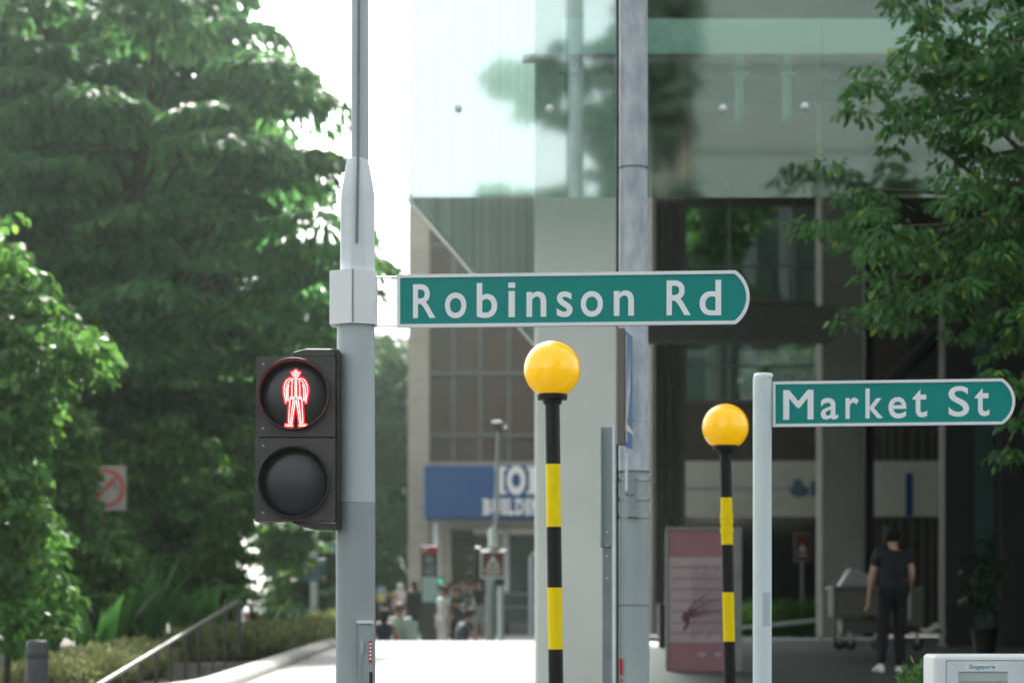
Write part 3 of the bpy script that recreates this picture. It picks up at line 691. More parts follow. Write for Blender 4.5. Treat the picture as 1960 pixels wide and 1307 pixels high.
# ------------------------------------------------------------------ street name signs
def name_sign(label, x0, x1, top, bot, D0, D1, letters, arcpx, bord, arms=None):
    """x0..x1: left and right ends in photo pixels; D0, D1: their distances"""
    A = W(x0, (top+bot)/2, D0); B = W(x1, (top+bot)/2, D1); H = (bot-top)/F*(D0+D1)/2; zc = A.z*.5+B.z*.5
    Ln = (Vector((B.x, B.y))-Vector((A.x, A.y))).length; dirv = Vector((B.x-A.x, B.y-A.y, 0)).normalized(); nrm = Vector((dirv.y, -dirv.x, 0))
    t = thing('street_name_sign', (A.x, A.y, zc), label, 'street sign')
    arc = arcpx/F*D1
    def outline(ins):
        h = H/2-ins; pts = [(ins, -h)]
        R = ((H/2)**2+arc**2)/(2*arc); cxx = Ln-R; Ri = R-ins
        a = math.asin(min(1, h/Ri))
        for k in range(13):
            u = -a+2*a*k/12; pts.append((cxx+Ri*math.cos(u), Ri*math.sin(u)))
        pts.append((ins, h)); return pts
    def put(u, v, dpt): p = Vector((A.x, A.y, zc))+dirv*u+Vector((0, 0, v))+nrm*dpt; return p
    def slab(mb, ol, d0, d1):
        n = len(ol); mb.add([put(u, v, d1) for u, v in ol]+[put(u, v, d0) for u, v in ol], [tuple(range(n)), tuple(range(2*n-1, n-1, -1))]+[(i, i+n, (i+1) % n+n, (i+1) % n) for i in range(n)])
    bw = bord/F*D0
    b = MB(); slab(b, outline(bw*.9), -.012, .006); b.build('panel', M['green'], t)
    o1 = outline(0); o2 = outline(bw); b = MB(); n = len(o1)
    for dd in (.012, -.016): b.add([put(u, v, dd) for u, v in o1]+[put(u, v, dd) for u, v in o2], [(i, (i+1) % n, (i+1) % n+n, i+n) for i in range(n)])
    for oo in (o1, o2): b.add([put(u, v, .012) for u, v in oo]+[put(u, v, -.016) for u, v in oo], [(i, (i+1) % n, (i+1) % n+n, i+n) for i in range(n)])
    b.build('border', M['white'], t)
    b = MB()
    for chh, lx0, lx1, ly0, ly1, off in letters:
        v, f = glyph_mesh(chh, off) if chh != 'i' else ([(0, 0, 0), (1, 0, 0), (1, 50, 0), (0, 50, 0), (-.04, 56, 0), (1.04, 56, 0), (1.04, 66, 0), (-.04, 66, 0)], [(0, 1, 2, 3), (4, 5, 6, 7)])
        ax = min(p[0] for p in v); bx = max(p[0] for p in v); ay = min(p[1] for p in v); by = max(p[1] for p in v)
        u0 = (lx0-x0)/(x1-x0)*Ln; u1 = (lx1-x0)/(x1-x0)*Ln
        zz = lambda py: ((top+bot)/2-py)/(bot-top)*H
        b.add([put(u0+(p[0]-ax)/(bx-ax)*(u1-u0), zz(ly1)+(p[1]-ay)/(by-ay)*(zz(ly0)-zz(ly1)), .0085) for p in v], f)
    for chh, lx0, lx1, ly0, ly1, off in letters:
        if chh != 'M': continue
        v, f = glyph_mesh(chh, 0); ax = min(p[0] for p in v); bx = max(p[0] for p in v); ay_ = min(p[1] for p in v); by = max(p[1] for p in v)
        for q_, dpt in ((-1.6, .0089), (1.6, .0092)):
            u0 = (lx0-x0+q_+1)/(x1-x0)*Ln; u1 = (lx1-x0+q_-1)/(x1-x0)*Ln
            b.add([put(u0+(p[0]-ax)/(bx-ax)*(u1-u0), zz(ly1)+(p[1]-ay_)/(by-ay_)*(zz(ly0)-zz(ly1)), dpt) for p in v], f)
    b.build('lettering', M['letter'], t)
    for ay in (arms or ()):
        q = MB(); zz = ((top+bot)/2-ay)/(bot-top)*H
        q.tube([put(-.088, zz, 0), put(.01, zz, 0)], .004, 8); q.build('support_arm', M['white'], t)
    return t
OB = .013
rob = [('R', 791.4, 834.8, 541, 606), ('o', 853, 894.3, 557.5, 607.3), ('b', 914.5, 953.8, 540, 607.3), ('i', 975, 988.3, 540, 606), ('n', 1010, 1048, 557.5, 606), ('s', 1068, 1098.3, 558, 607.3),
       ('o', 1114, 1156.3, 558, 607.3), ('n', 1177, 1215.5, 557.5, 606), ('R', 1277.5, 1323.5, 539.5, 606), ('d', 1340, 1381, 539.5, 607)]
name_sign('long green street name sign reading Robinson Rd on the signal pole', 760, 1435, 522, 624, 10.25, 10.12, [(a, x0, x1, y0, y1, OB) for a, x0, x1, y0, y1 in rob], 27, 6.5, arms=(526, 620))
mar = [('M', 1500, 1557.6, 744, 801), ('a', 1572, 1605.5, 760, 801.5), ('r', 1619.6, 1645, 760, 800.5), ('k', 1658, 1691.8, 743, 800), ('e', 1702, 1736.4, 760, 801), ('t', 1748, 1776, 746, 799.5), ('S', 1816.5, 1856, 740.5, 799), ('t', 1866.5, 1894.3, 745, 798.5)]

D = 11.85
mp_ = thing('sign_post', (xr(1459, D), D, 0), 'slim white round post carrying the Market St sign', 'post')
b = MB(); r = s(18, D); b.lathe((xr(1459, D), D), [(r, 0), (r, zf(722, D))], 36); b.build('shaft', M['whitepost'], mp_)
b = MB(); b.lathe((xr(1461, D), D), [(r*1.02, zf(722, D)), (r*1.04, zf(717, D)), (r*.9, zf(714.5, D)), (.001, zf(714, D))], 36); b.build('cap', M['white'], mp_)
b = MB(); a0 = xr(1459, D); st = [[(a0+r*1.012*math.sin(u), D-r*1.012*math.cos(u), z) for u in (-.05, .15, .35, .6, .85)] for z in (zf(1198, D), zf(1133, D))]
b.rings(st, 0, False, True, False); b.build('sticker_patch', mat('grey_sticker', (.50, .58, .58), .5), mp_)
name_sign('green street name sign reading Market St beside the white post', 1479, 1943, 727.5, 814.5, 11.86, 11.7, [(a, x0, x1, y0, y1, OB if a != 'M' else .0) for a, x0, x1, y0, y1 in mar], 24, 5.5)

# ------------------------------------------------------------------ pedestrian signal
D = 10.12
ps = thing('pedestrian_signal', W(565, 998, D), 'black two lamp pedestrian signal showing a red standing figure', 'signal')
fr = D
for (yt, yb_, cy, px0) in ((682, 835.5, 755, 490.5), (838, 997, 922.5, 488)):
    b = MB(); a = W(px0, yb_, D); c = W(642, yt, D)
    rr = s(68, D); cc = W(562.5, cy, D); n = 64
    # front plate with a round opening
    ring = [(cc.x+rr*math.cos(2*PI*k/n), cc.z+rr*math.sin(2*PI*k/n)) for k in range(n)]
    sq = []
    for k in range(n):
        u = 2*PI*k/n; dx, dz = math.cos(u), math.sin(u)
        tx = ((c.x if dx > 0 else a.x)-cc.x)/dx if abs(dx) > 1e-6 else 1e9; tz = ((c.z if dz > 0 else a.z)-cc.z)/dz if abs(dz) > 1e-6 else 1e9
        q = min(tx, tz); sq.append((cc.x+dx*q, cc.z+dz*q))
    for cxn, czn in ((a.x, a.z), (a.x, c.z), (c.x, a.z), (c.x, c.z)):      # snap the corners
        k = min(range(n), key=lambda i: (sq[i][0]-cxn)**2+(sq[i][1]-czn)**2); sq[k] = (cxn, czn)
    b.add([(x, D, z) for x, z in ring]+[(x, D, z) for x, z in sq], [(k, (k+1) % n, (k+1) % n+n, k+n) for k in range(n)])
    b.add([(x, D, z) for x, z in sq]+[(x, D+.16, z) for x, z in sq], [(k, (k+1) % n, (k+1) % n+n, k+n) for k in range(n)])
    b.add([(x, D+.16, z) for x, z in sq], [tuple(range(n))])
    b.rings([[(x, D, z) for x, z in ring], [(x, D+.05, z) for x, z in ring]], 0, False)
    hs_ = b.build('housing', M['housing'], ps)
    b = MB(); b.lathe_y(cc.x, cc.z, [(rr*.965, D+.05), (rr*.965, D-.035), (rr*.995, D-.04), (rr*1.02, D-.035), (rr*1.02, D-.002)], 64); b.build('visor', M['housing_in'], hs_)
    b = MB(); b.lathe_y(cc.x, cc.z, [(rr*.96, D+.045), (rr*.8, D+.040), (rr*.4, D+.036), (.001, D+.035)], 64); b.build('lens', M['lens'], hs_)
    for sx, sy in ((504, yt+15), (504, yb_-16)):
        b = MB(); c2 = W(sx, sy, D-.001); b.ball(c2, (.006, .004, .006), 0, 8, 6); b.build('screw', M['steel'], hs_)
    if yt == 682:
        dots = []
        def line(pts, sp=7.6):
            for (x0, y0), (x1, y1) in zip(pts[:-1], pts[1:]):
                L_ = math.hypot(x1-x0, y1-y0); n_ = max(1, round(L_/sp))
                for i in range(n_+1): dots.append((x0+(x1-x0)*i/n_, y0+(y1-y0)*i/n_))
        # figure traced in its own grid: 9.33 units to a photo pixel, origin at photo 520, 690
        g_ = 22
        for yy, xx in ((155, (420,)), (178, (395, 420, 445)), (200, (350, 378, 406, 434, 462, 490)), (222, (360, 390, 420, 450, 480)), (246, (365, 392, 420, 448, 475)), (270, (380, 407, 433, 460)), (296, (398, 420, 442)), (318, (420,))):
            for x_ in xx: dots.append((x_, yy))
        for sgn in (-1, 1):
            X = lambda v: 420+sgn*v
            line([(X(40), 318), (X(110), 310), (X(155), 335), (X(188), 390), (X(208), 450), (X(212), 540), (X(200), 620), (X(185), 690), (X(180), 735)], g_)
            line([(X(60), 345), (X(110), 350), (X(150), 410), (X(172), 480), (X(172), 560), (X(168), 640), (X(160), 700)], g_)
            line([(X(125), 420), (X(140), 480), (X(142), 560), (X(140), 640), (X(135), 700)], g_)
            line([(X(60), 370), (X(72), 440), (X(70), 540), (X(72), 620), (X(95), 660)], g_)
            line([(X(85), 370), (X(50), 440), (X(48), 540), (X(50), 620)], g_) if False else None
            line([(X(20), 640), (X(60), 640), (X(95), 645)], g_); line([(X(20), 668), (X(60), 668), (X(100), 672)], g_)
            line([(X(12), 700), (X(24), 800), (X(45), 920), (X(60), 1040), (X(72), 1110)], g_)
            line([(X(45), 700), (X(58), 800), (X(76), 920), (X(88), 1040), (X(95), 1110)], g_)
            line([(X(105), 700), (X(112), 800), (X(120), 920), (X(126), 1040), (X(125), 1100)], g_)
            line([(X(62), 1135), (X(182), 1130)], g_); line([(X(62), 1158), (X(178), 1155)], g_)
        line([(408, 340), (408, 630)], g_); line([(432, 340), (432, 630)], g_)
        b = MB()
        for x_, y_ in dots:
            c2 = W(520+x_/9.33, 690+y_/9.33, D); b.ball((c2.x, D+.028, c2.z), .0023, 0, 6, 4)
        b.build('red_figure', M['led'], hs_)
        b = MB()
        for x_, y_ in dots:
            c2 = W(520+x_/9.33, 690+y_/9.33, D); b.lathe_y(c2.x, c2.z, [(.0078, D+.0335), (.0078, D+.0325-.0006*random.random()), (.0005, D+.032-.0003*random.random())], 8)
        b.build('figure_halo_discs', M['ledglow'], hs_)  # glowing discs drawn as the red halo round each dot
b = MB(); b.prism([(xr(555, D), zf(681, D)), (xr(560, D), zf(672, D)), (xr(585, D), zf(666, D)), (xr(641, D), zf(666, D)), (xr(641, D), zf(681, D))], D+.03, D+.13); b.build('top_bracket', M['housing'], ps, .004)
b = MB(); b.prism([(xr(555, D), zf(998, D)), (xr(575, D), zf(1006, D)), (xr(600, D), zf(1012, D)), (xr(648, D), zf(1013, D)), (xr(648, D), zf(1001, D))], D+.03, D+.13); b.build('bottom_bracket', M['housing'], ps, .004)
b = MB(); b.box(xr(642.5, D), xr(648.5, D), D+.01, D+.12, zf(1012, D), zf(668, D)); b.build('side_bracket', M['housing_in'], ps, .003)

# ------------------------------------------------------------------ beacons
def beacon(label, px, cy, rpx, D, bands, xb, group='striped beacons at the crossing', clamp=False):
    """bands: rows where the colour changes, black first"""
    X0 = xr(px, D); R = s(rpx, D); zc = zf(cy, D); zcol = zf(bands[0], D)
    t = thing('beacon', (X0, D, 0), label, 'beacon', group)
    b = MB(); nb = 20; pr = []
    zbot = zcol+s(12*rpx/54, D)
    tb = math.acos(max(-1, min(1, (zbot-zc)/R)))
    for i in range(nb+1):
        u = tb*(1-i/nb); pr.append((max(.0006, R*math.sin(u)), zc+R*math.cos(u)))
    b.lathe((X0, D), pr, 48); b.build('globe', M['yglobe'], t)
    k = rpx/54
    b = MB(); b.lathe((X0, D), [(s(28*k, D), zcol+s(1, D)), (s(29*k, D), zbot-s(4*k, D)), (s(29*k, D), zbot-s(1*k, D)), (s(27*k, D), zbot)], 36); b.build('collar', M['bband'], t)
    b = MB(); pw = 14*k*(1.0 if rpx > 50 else .97)
    rows = [bands[0]]+bands[1:]
    x_b = xr(xb, D)
    def ctr(z): return X0+(x_b-X0)*(zcol-z)/(zcol-zf(1300, D))
    prev = zcol+s(2, D)
    seq = list(bands[1:])+[None]
    for i, r_ in enumerate(seq):
        z1 = zf(r_, D) if r_ else 0
        n = 32; rad = s(pw, D)
        b.rings([[(ctr(z)+rad*math.cos(2*PI*q/n), D+rad*math.sin(2*PI*q/n), z) for q in range(n)] for z in (prev, z1)], i % 2, False)
        prev = z1
    pole = b.build('pole', [M['bband'], M['yband']], t)
    b = MB(); b.lathe((ctr(zcol-.02), D), [(s(pw+3, D), zcol-s(8*k, D)), (s(pw+4, D), zcol-s(3*k, D)), (s(pw+4, D), zcol+s(1, D))], 28); b.build('neck_ring', M['bband'], t)
    b = MB(); b.lathe((x_b, D), [(s(pw+26, D), 0.004), (s(pw+26, D), .02), (s(pw+5, D), .03), (s(pw+5, D), .12)], 28); b.build('base_plate', M['bband'], t)
    if clamp:
        for py in (988, 998, 1015):
            b = MB(); z = zf(py, D); b.lathe((ctr(z), D), [(s(pw+1.5, D), z-.012), (s(pw+1.5, D), z+.012)], 28); b.build('clamp', M['yband'], t)
beacon('larger yellow globe beacon on a black and yellow striped pole below the Robinson Rd sign', 1057, 707, 54.5, 11.85, [766, 888, 1008, 1124, 1242, 1360], 1064)
beacon('smaller yellow globe beacon on a striped pole left of the white post', 1388.5, 817, 44.5, 15.6, [862, 952, 1042, 1133, 1227, 1320], 1397, clamp=True)

# ------------------------------------------------------------------ tall lamp post behind the sign
D = 15.2
M['galv'] = mat('weathered_pale_paint', (.60, .66, .68), .65, var=.1, scale=9, col2=(.34, .40, .46), bump=.15, stretch=(1.6, 1.6, .7))
lp = thing('lamp_post', (xr(1213, D), D, 0), 'tall weathered grey blue lamp post behind the Robinson Rd sign', 'lamp post')
c = xr(1212.5, D)
b = MB(); b.lathe((c, D), [(s(29, D), zf(905, D)), (s(27, D), zf(322, D)), (s(27.5, D), zf(321, D)), (s(26.5, D), 9)], 14, smooth=True); b.build('shaft', M['galv'], lp)
b = MB(); b.lathe((c, D), [(s(31, D), 0), (s(30, D), zf(905, D))], 40); b.build('base_shaft', mat('pale_lower_paint', (.38, .45, .45), .55, var=.12, scale=4, bump=.05, stretch=(1, 1, .3)), lp)
for py, th, ex in ((322, 2.5, 2), (808, 2, .5), (903, 3, 2), (918, 5, 3.5), (955, 5, 3.5), (989, 5, 3.5), (1158, 2, 1.2)):
    b = MB(); z = zf(py, D); b.lathe((c, D), [(s(30.3+ex*.6 if py > 890 else 27.8+ex*.6, D), z-s(th/2, D)), (s(30.3+ex*.6 if py > 890 else 27.8+ex*.6, D), z+s(th/2, D))], 40); b.build('strap', M['steel'] if th > 2 and py > 900 and py != 903 else M['mull'], lp)
yb = D-s(34, D)
b = MB(); b.box(xr(1196, yb), xr(1214, yb), yb-.03, yb+.02, zf(947, yb), zf(905, yb)); b.box(xr(1200, yb), xr(1222, yb), yb-.04, yb+.02, zf(990, yb), zf(975, yb)); b.box(xr(1203, yb), xr(1218, yb), yb-.02, yb+.02, zf(975, yb), zf(947, yb)); b.build('clamp', M['greyplate'], lp, .004)
b = MB(); b.box(xr(1196, yb), xr(1201, yb), yb-.04, yb-.02, zf(940, yb), zf(840, yb)); b.build('clamp_arm', M['pole_lt'], lp)
b = MB(); xp = xr(1181, D-.05); b.tube([(xp, D-.05, 0), (xr(1182, D-.05), D-.05, 9)], .0095, 10); b.build('conduit', M['dark'], lp)
b = MB(); xp = xr(1176.5, D-.08); b.tube([(xp, D-.08, 0), (xp, D-.08, zf(815, D))], .009, 10); b.build('pale_conduit', M['pole_lt'], lp)
b = MB(); yn = D-s(31.5, D); 
yn2 = D-s(29, D); put_text(b, '1', xr(1185, yn2), zf(1291, yn2), xr(1192, yn2), zf(1260, yn2), yn2, 0, .0); put_text(b, '8', xr(1184.5, yn2), zf(1332, yn2), xr(1193, yn2), zf(1298, yn2), yn2, 0, .0)
b.build('numbering', M['redink'], lp)

# blue direction sign turned almost edge-on
ed = thing('edge_on_sign', W(1195, 740, D-.3), 'blue sign on the lamp post turned nearly edge-on, brown back', 'sign')
def slant(mb, x0, D0, x1, D1, yt, yb__, m=0, push=0):
    a = W(x0, yt, D0); c = W(x1, yt, D1); ztop0 = a.z; zb0 = W(x0, yb__, D0).z
    n = Vector((c.y-a.y, -(c.x-a.x), 0)).normalized()*push
    mb.add([(a.x+n.x, a.y+n.y, zb0), (c.x+n.x, c.y+n.y, zb0), (c.x+n.x, c.y+n.y, ztop0), (a.x+n.x, a.y+n.y, ztop0)], [(0, 1, 2, 3)], m)
b = MB(); b.bpx(1180, 627, 1197, 851, D-.45, .06); b.build('return_edge', M['signback'], ed, .008)
b = MB(); slant(b, 1196, D-.45, 1211, D-.12, 632, 852); slant(b, 1196, D-.45, 1211, D-.12, 632, 852, 0, -.01); b.build('panel', M['bluesign'], ed)
b = MB(); slant(b, 1197, D-.44, 1199, D-.40, 640, 845, 0, .004)
a = W(1199, 810, D-.36); c2 = W(1206, 640, D-.22); d2 = W(1205, 800, D-.22); b.add([(a.x, a.y-.02, a.z), (d2.x, d2.y-.02, d2.z), (c2.x, c2.y-.02, c2.z)], [(0, 1, 2)])
a = W(1196.5, 822, D-.45); c2 = W(1211, 832, D-.12); b.add([(a.x, a.y-.01, a.z), (c2.x, c2.y-.01, c2.z), (c2.x, c2.y-.01, c2.z+.02), (a.x, a.y-.01, a.z+.05)], [(0, 1, 2, 3)])
b.build('white_marking', M['white'], ed)

# grey sign seen from behind on its own channel post
gs = thing('roadside_sign', (xr(1163, 14.2), 14.2, 0), 'narrow grey sign and channel post seen side-on left of the lamp post', 'sign')
D = 14.2
b = MB(); b.bpx(1149, 816, 1152.5, 1046, D-.06, .1); b.bpx(1152.5, 816, 1172, 1046, D, .012); b.build('panel', M['greyplate'], gs, .003)
b = MB(); b.box(xr(1153, D), xr(1171.5, D), D+.014, D+.05, 0, zf(1040, D)); b.build('post', mat('channel_post', (.22, .27, .28), .5, .2), gs, .004)
for py in (1018, 1044, 1064, 1106):
    b = MB(); b.ball(W(1162, py, D-.001), (.006, .005, .004), 0, 8, 6); b.build('bolt', M['white'], gs)

# ------------------------------------------------------------------ white box at the lower right
D = 11.4
wb = thing('parcel_box', (xr(1880, D), D+.1, 0), 'white metal box with a blue word and slot in the lower right corner', 'box')
b = MB(); b.box(xr(1787, D), xr(2010, D), D, D+.3, 0, zf(1252, D)); b.build('cabinet', M['white'], wb, .02, 4)
b = MB(); b.box(xr(1812, D), xr(1990, D), D-.006, D+.001, .9, zf(1265, D)); dr = b.build('door', M['pole_lt'], wb, .002)
b = MB(); x0, x1 = xr(1812, D), xr(1990, D); b.box(x0-.003, x1, D-.004, D+.002, zf(1265, D), zf(1262.5, D)); b.box(x0-.003, x0, D-.004, D+.002, .9, zf(1265, D)); b.build('door_gap', M['greyplate'], wb)
b = MB(); b.box(xr(1834, D), xr(1928, D), D-.008, D-.006, zf(1303.5, D), zf(1285, D)); sl_ = b.build('slot_plate', mat('slot_plate', (.50, .56, .52), .5), dr)
b = MB(); b.box(xr(1834, D), xr(1928, D), D-.010, D-.008, zf(1287, D), zf(1284.5, D)); b.box(xr(1834, D), xr(1928, D), D-.010, D-.008, zf(1305, D), zf(1303, D)); b.build('slot', M['greyplate'], dr)
b = MB(); b.box(xr(1849, D), xr(1909, D), D-.0075, D-.006, zf(1283, D), zf(1270, D)); b.build('name_plate', M['white'], dr)
b = MB(); put_text(b, 'Singapore', xr(1854, D), zf(1281.5, D), xr(1904, D), zf(1271, D), D-.0085, 0, .02); b.build('lettering', mat('blue_green_ink', (.06, .30, .38), .5), dr)

# ------------------------------------------------------------------ pink poster board
D = 28
pb = thing('poster_board', (xr(1350, D), D, 1.0), 'pink framed poster board standing in the colonnade', 'poster')
b = MB(); b.bpx(1279, 1014, 1405, 1283, D, .04); b.build('panel', M['pinkb'], pb)
b = MB(); b.bpx(1281, 1066, 1402, 1229, D-.006, .004); b.build('pale_field', M['pinkl'], pb)
b = MB(); b.bpx(1404.5, 1011, 1420, 1290, D-.03, .09); b.bpx(1276, 1008, 1420, 1014.2, D-.025, .08); b.bpx(1274, 1014.2, 1279.5, 1287, D-.02, .07); b.build('frame', M['frame'], pb, .006)
b = MB()
for k, py in enumerate((1084, 1106, 1126, 1148, 1168, 1190, 1210)): b.bpx(1286, py, 1395, py+1.6, D-.009, .002)
for k in range(9): b.bpx(1326+k*7, 1078+(k % 3)*8, 1327+k*7, 1226-(k % 4)*7, D-.011, .002)
rt = W(1313, 1180, D-.012)
for k in range(9):
    u = .2+k*.13; L_ = .28+.1*math.sin(k*2); pts = [rt, rt+Vector((L_*.5*math.cos(u), 0, L_*.5*math.sin(u)-.02)), rt+Vector((L_*1.4*math.cos(u*.8), 0, L_*math.sin(u)))]
    b.tube(pts, [.007, .005, .002], 5)
b.tube([rt, rt+Vector((.02, 0, -.08)), rt+Vector((-.03, 0, -.16))], [.02, .02, .012], 6); b.ball(rt, (.05, .008, .06))
b.build('printed_drawing', M['plumline'], pb)
b = MB()
for x0, x1 in ((1335, 1352), (1366, 1382)): b.ball(W((x0+x1)/2, 1252, D-.003), ((x1-x0)/2/F*D, .004, .03))
b.build('logo_marks', M['pinkl'], pb)

# ------------------------------------------------------------------ white diagonal rail, sign behind the glass
D = 48
wr = thing('barrier_rail', W(1500, 1195, D), 'white sloping barrier rail behind the white post', 'rail')
b = MB(); b.tube([W(1412, 1202, D), W(1576, 1186, D+1)], .045, 10); b.build('rail_bar', M['white'], wr)
for px in (1416, 1571):
    b = MB(); a = W(px, 1202-(px-1412)*.098, D+(px-1412)/164); b.tube([a, (a.x, a.y, 1.19)], .03, 8); b.build('post', M['frame'], wr)
D = 58.5
rs = thing('notice_sign', W(1536, 1150, D), 'small grey notice sign on a post above the far green hedge', 'sign')
b = MB(); b.bpx(1519, 1018, 1553, 1075, D, .03); b.build('panel', M['frame'], rs, .02)
b = MB(); b.bpx(1523, 1022, 1549, 1071, D-.01, .008); b.build('face', M['brown'], rs)
b = MB(); c2 = W(1536, 1050, D-.02); b.add([(c2.x-.1, c2.y, c2.z-.05), (c2.x+.1, c2.y, c2.z-.05), (c2.x, c2.y, c2.z+.12)], [(0, 1, 2)]); b.bpx(1527, 1060, 1545, 1063, D-.02, .005); b.build('marking', M['cream'], rs)
b = MB(); a = W(1536, 1075, D+.05); b.tube([(a.x, a.y, 1.19), (a.x, a.y, a.z+.3)], .05, 10); b.build('post', M['frame'], rs)

# potted plant silhouette
D = 36
pp = thing('potted_plant', (xr(1885, D), D, 1.1), 'dark potted plant in front of the teal pilaster', 'plant')
b = MB(); b.lathe((xr(1885, D), D), [(.14, 1.09), (.2, 1.45), (.21, 1.47)], 20); b.build('pot', M['black'], pp)
cents = [Vector((xr(1885+random.uniform(-28, 34), D), D+random.uniform(-.2, .2), zf(random.uniform(1030, 1190), D))) for k in range(16)]
leaves_obj('leaves', *clump_leaves(cents, 16, .14, .4, .2, .06, .5), LMD, pp)
b = MB(); b.tube([(xr(1885, D), D, 1.4), (xr(1888, D), D, 2.6)], [.02, .01], 6); b.build('stem', M['bark'], pp)

# luggage cart
D = 33
def crt(px, py, dd=0): return W(px, py, D+dd)
lc = thing('utility_cart', (xr(1690, D), D, 1.07), 'olive grey wheeled utility cart with a grey case on top', 'cart')
b = MB(); b.bpx(1597, 1128, 1690, 1180, D, .7); b.bpx(1690, 1122, 1770, 1200, D+.1, .6); b.build('tub', mat('olive_plastic', (.075, .075, .055), .6), lc, .03)
b = MB(); b.bpx(1612, 1182, 1700, 1212, D+.1, .5); b.build('lower_shelf', mat('olive_dark', (.05, .05, .04), .6), lc, .02)
b = MB(); b.bpx(1594, 1125, 1601, 1225, D-.02, .05); b.bpx(1680, 1125, 1686, 1225, D-.02, .05); b.bpx(1594, 1121, 1690, 1128, D-.03, .74); b.build('frame', mat('cart_frame', (.11, .11, .09), .5, .3), lc, .01)
for px in (1607, 1628, 1680, 1756):
    b = MB(); c2 = crt(px, 1232); b.rings([[(c2.x+r_*math.cos(2*PI*k/20), y_, c2.z+r_*math.sin(2*PI*k/20)) for k in range(20)] for r_, y_ in ((.02, D+.02), (.08, D+.02), (.085, D+.04), (.08, D+.07), (.02, D+.07))], 0); w_ = b.build('wheel', M['black'], lc)
    b = MB(); b.box(c2.x-.02, c2.x+.02, D+.01, D+.08, c2.z+.02, c2.z+.16); b.build('caster_fork', M['frame'], w_)
b = MB(); b.bpx(1738, 1128, 1744, 1185, D-.02, .05); b.build('handle', M['frame'], lc)
gc = thing('equipment_case', W(1640, 1121, D), 'pale grey lidded case resting on top of the utility cart', 'case')
b = MB(); pts = [(1610, 1121), (1624, 1098), (1630, 1090), (1672, 1104), (1676, 1121)]
b.prism([((p[0]-980)/F*D, CZ+(HY-p[1])/F*D) for p in pts], D+.12, D+.55); b.build('case_body', mat('case_grey', (.20, .23, .22), .5), gc, .015)
b = MB(); pts = [(1628, 1091), (1631, 1088), (1680, 1104), (1678, 1108)]
b.prism([((p[0]-980)/F*D, CZ+(HY-p[1])/F*D) for p in pts], D+.1, D+.57); b.build('lid', mat('case_lid_grey', (.28, .31, .30), .5), gc)
cl = thing('cloth_bundle', W(1785, 1206, D), 'crumpled pale cloth on the tail of the cart beside the walking person', 'cloth')
b = MB(); rr_ = []
for i in range(9):
    q = i/8; c2 = W(1762+48*q, 1202+6*math.sin(q*7)+4*q, D-.02); rad = .045*math.sin(PI*(.12+.76*q))+.008
    rr_.append([(c2.x, c2.y+rad*2*math.cos(2*PI*k/12), c2.z+rad*(1+.3*math.sin(3*k+i))*math.sin(2*PI*k/12)) for k in range(12)])
b.rings(rr_, 0); b.build('cloth', mat('pale_cloth', (.45, .44, .38), .9), cl)
b = MB(); b.bpx(1752, 1210, 1806, 1214, D-.1, .4); b.build('tray', M['frame'], lc)


# ------------------------------------------------------------------ far street furniture
D = 60
tt = thing('information_totem', (xr(822, D), D, .8), 'tall charcoal information totem with a red top and map panel', 'sign')
b = MB(); b.bpx(806, 1060, 838, 1255, D, .14); b.build('body', M['charcoal'], tt, .01)
b = MB(); b.bpx(805, 1045, 839, 1060, D-.01, .16); top_ = b.build('red_top', M['reds'], tt, .01)
b = MB(); pxtext(b, 'MRT', 808, 1049, 818, 1056, D-.01, .02, .01); b.build('lettering', M['white'], top_)
b = MB(); b.bpx(808, 1103, 837, 1151, D-.012, .01); b.build('map_panel', M['map'], tt)
b = MB(); b.bpx(830, 1140, 836.5, 1150.5, D-.018, .004); b.build('cyan_corner', mat('cyan', (.10, .52, .60), .5), tt)
b = MB()
for py, x0, x1 in ((1065, 814, 828), (1070, 814, 830), (1075, 815, 828), (1084, 811, 817), (1084, 820, 833), (1091, 813, 832), (1096, 815, 828)): b.bpx(x0, py, x1, py+1.6, D-.014, .01)
b.build('small_print', M['pole_lt'], tt)

D = 58
ts = thing('signal_post', (xr(936, D), D, .8), 'distant grey signal post with a black traffic light and camera mast', 'pole')
b = MB(); b.lathe((xr(938, D), D), [(.11, .6), (.10, zf(1046, D))], 20); b.build('shaft', M['pole_dk'], ts)
b = MB(); b.lathe((xr(945, D), D), [(.13, zf(1046, D)), (.13, zf(1018, D)), (.05, zf(1008, D))], 20); b.build('white_cap', M['white'], ts)
b = MB(); b.tube([(xr(950, D), D, zf(1012, D)), (xr(952, D), D, zf(905, D)), (xr(954, D), D, zf(826, D))], [.055, .045, .035], 12); b.build('mast', M['pole'], ts)
b = MB(); b.bpx(941, 806, 962, 818, D-.1, .35); b.ball(W(968, 822, D), (.09, .09, .07)); b.bpx(948, 818, 962, 829, D, .1); b.build('camera', mat('camera_grey', (.10, .11, .11), .5), ts, .02)
b = MB(); b.bpx(909, 1046, 921, 1112, D+.1, .3); h_ = b.build('traffic_light', M['bband'], ts, .03)
for py in (1050, 1072, 1096):
    b = MB(); b.bpx(893, py, 910, py+13, D+.05, .35); v_ = b.build('visor', mat('visor_black', (.025, .03, .03), .4), h_, .03)
    b = MB(); b.bpx(893, py-1.5, 908, py, D+.02, .38); b.build('visor_top', M['greyplate'], v_)
b = MB(); b.bpx(945, 1104, 966, 1120, D+.2, .2); b.build('push_box', M['bband'], ts)
b = MB(); b.lathe((xr(958, D), D+.4), [(.08, .6), (.08, zf(1118, D))], 16); b.build('second_post', M['pole'], ts)
br = thing('warning_sign', W(943, 1080, D-.3), 'small brown sign with a white triangle on the distant signal post', 'sign')
b = MB(); b.bpx(919, 1053, 968, 1106, D-.3, .04); b.build('frame', M['pole_lt'], br, .04)
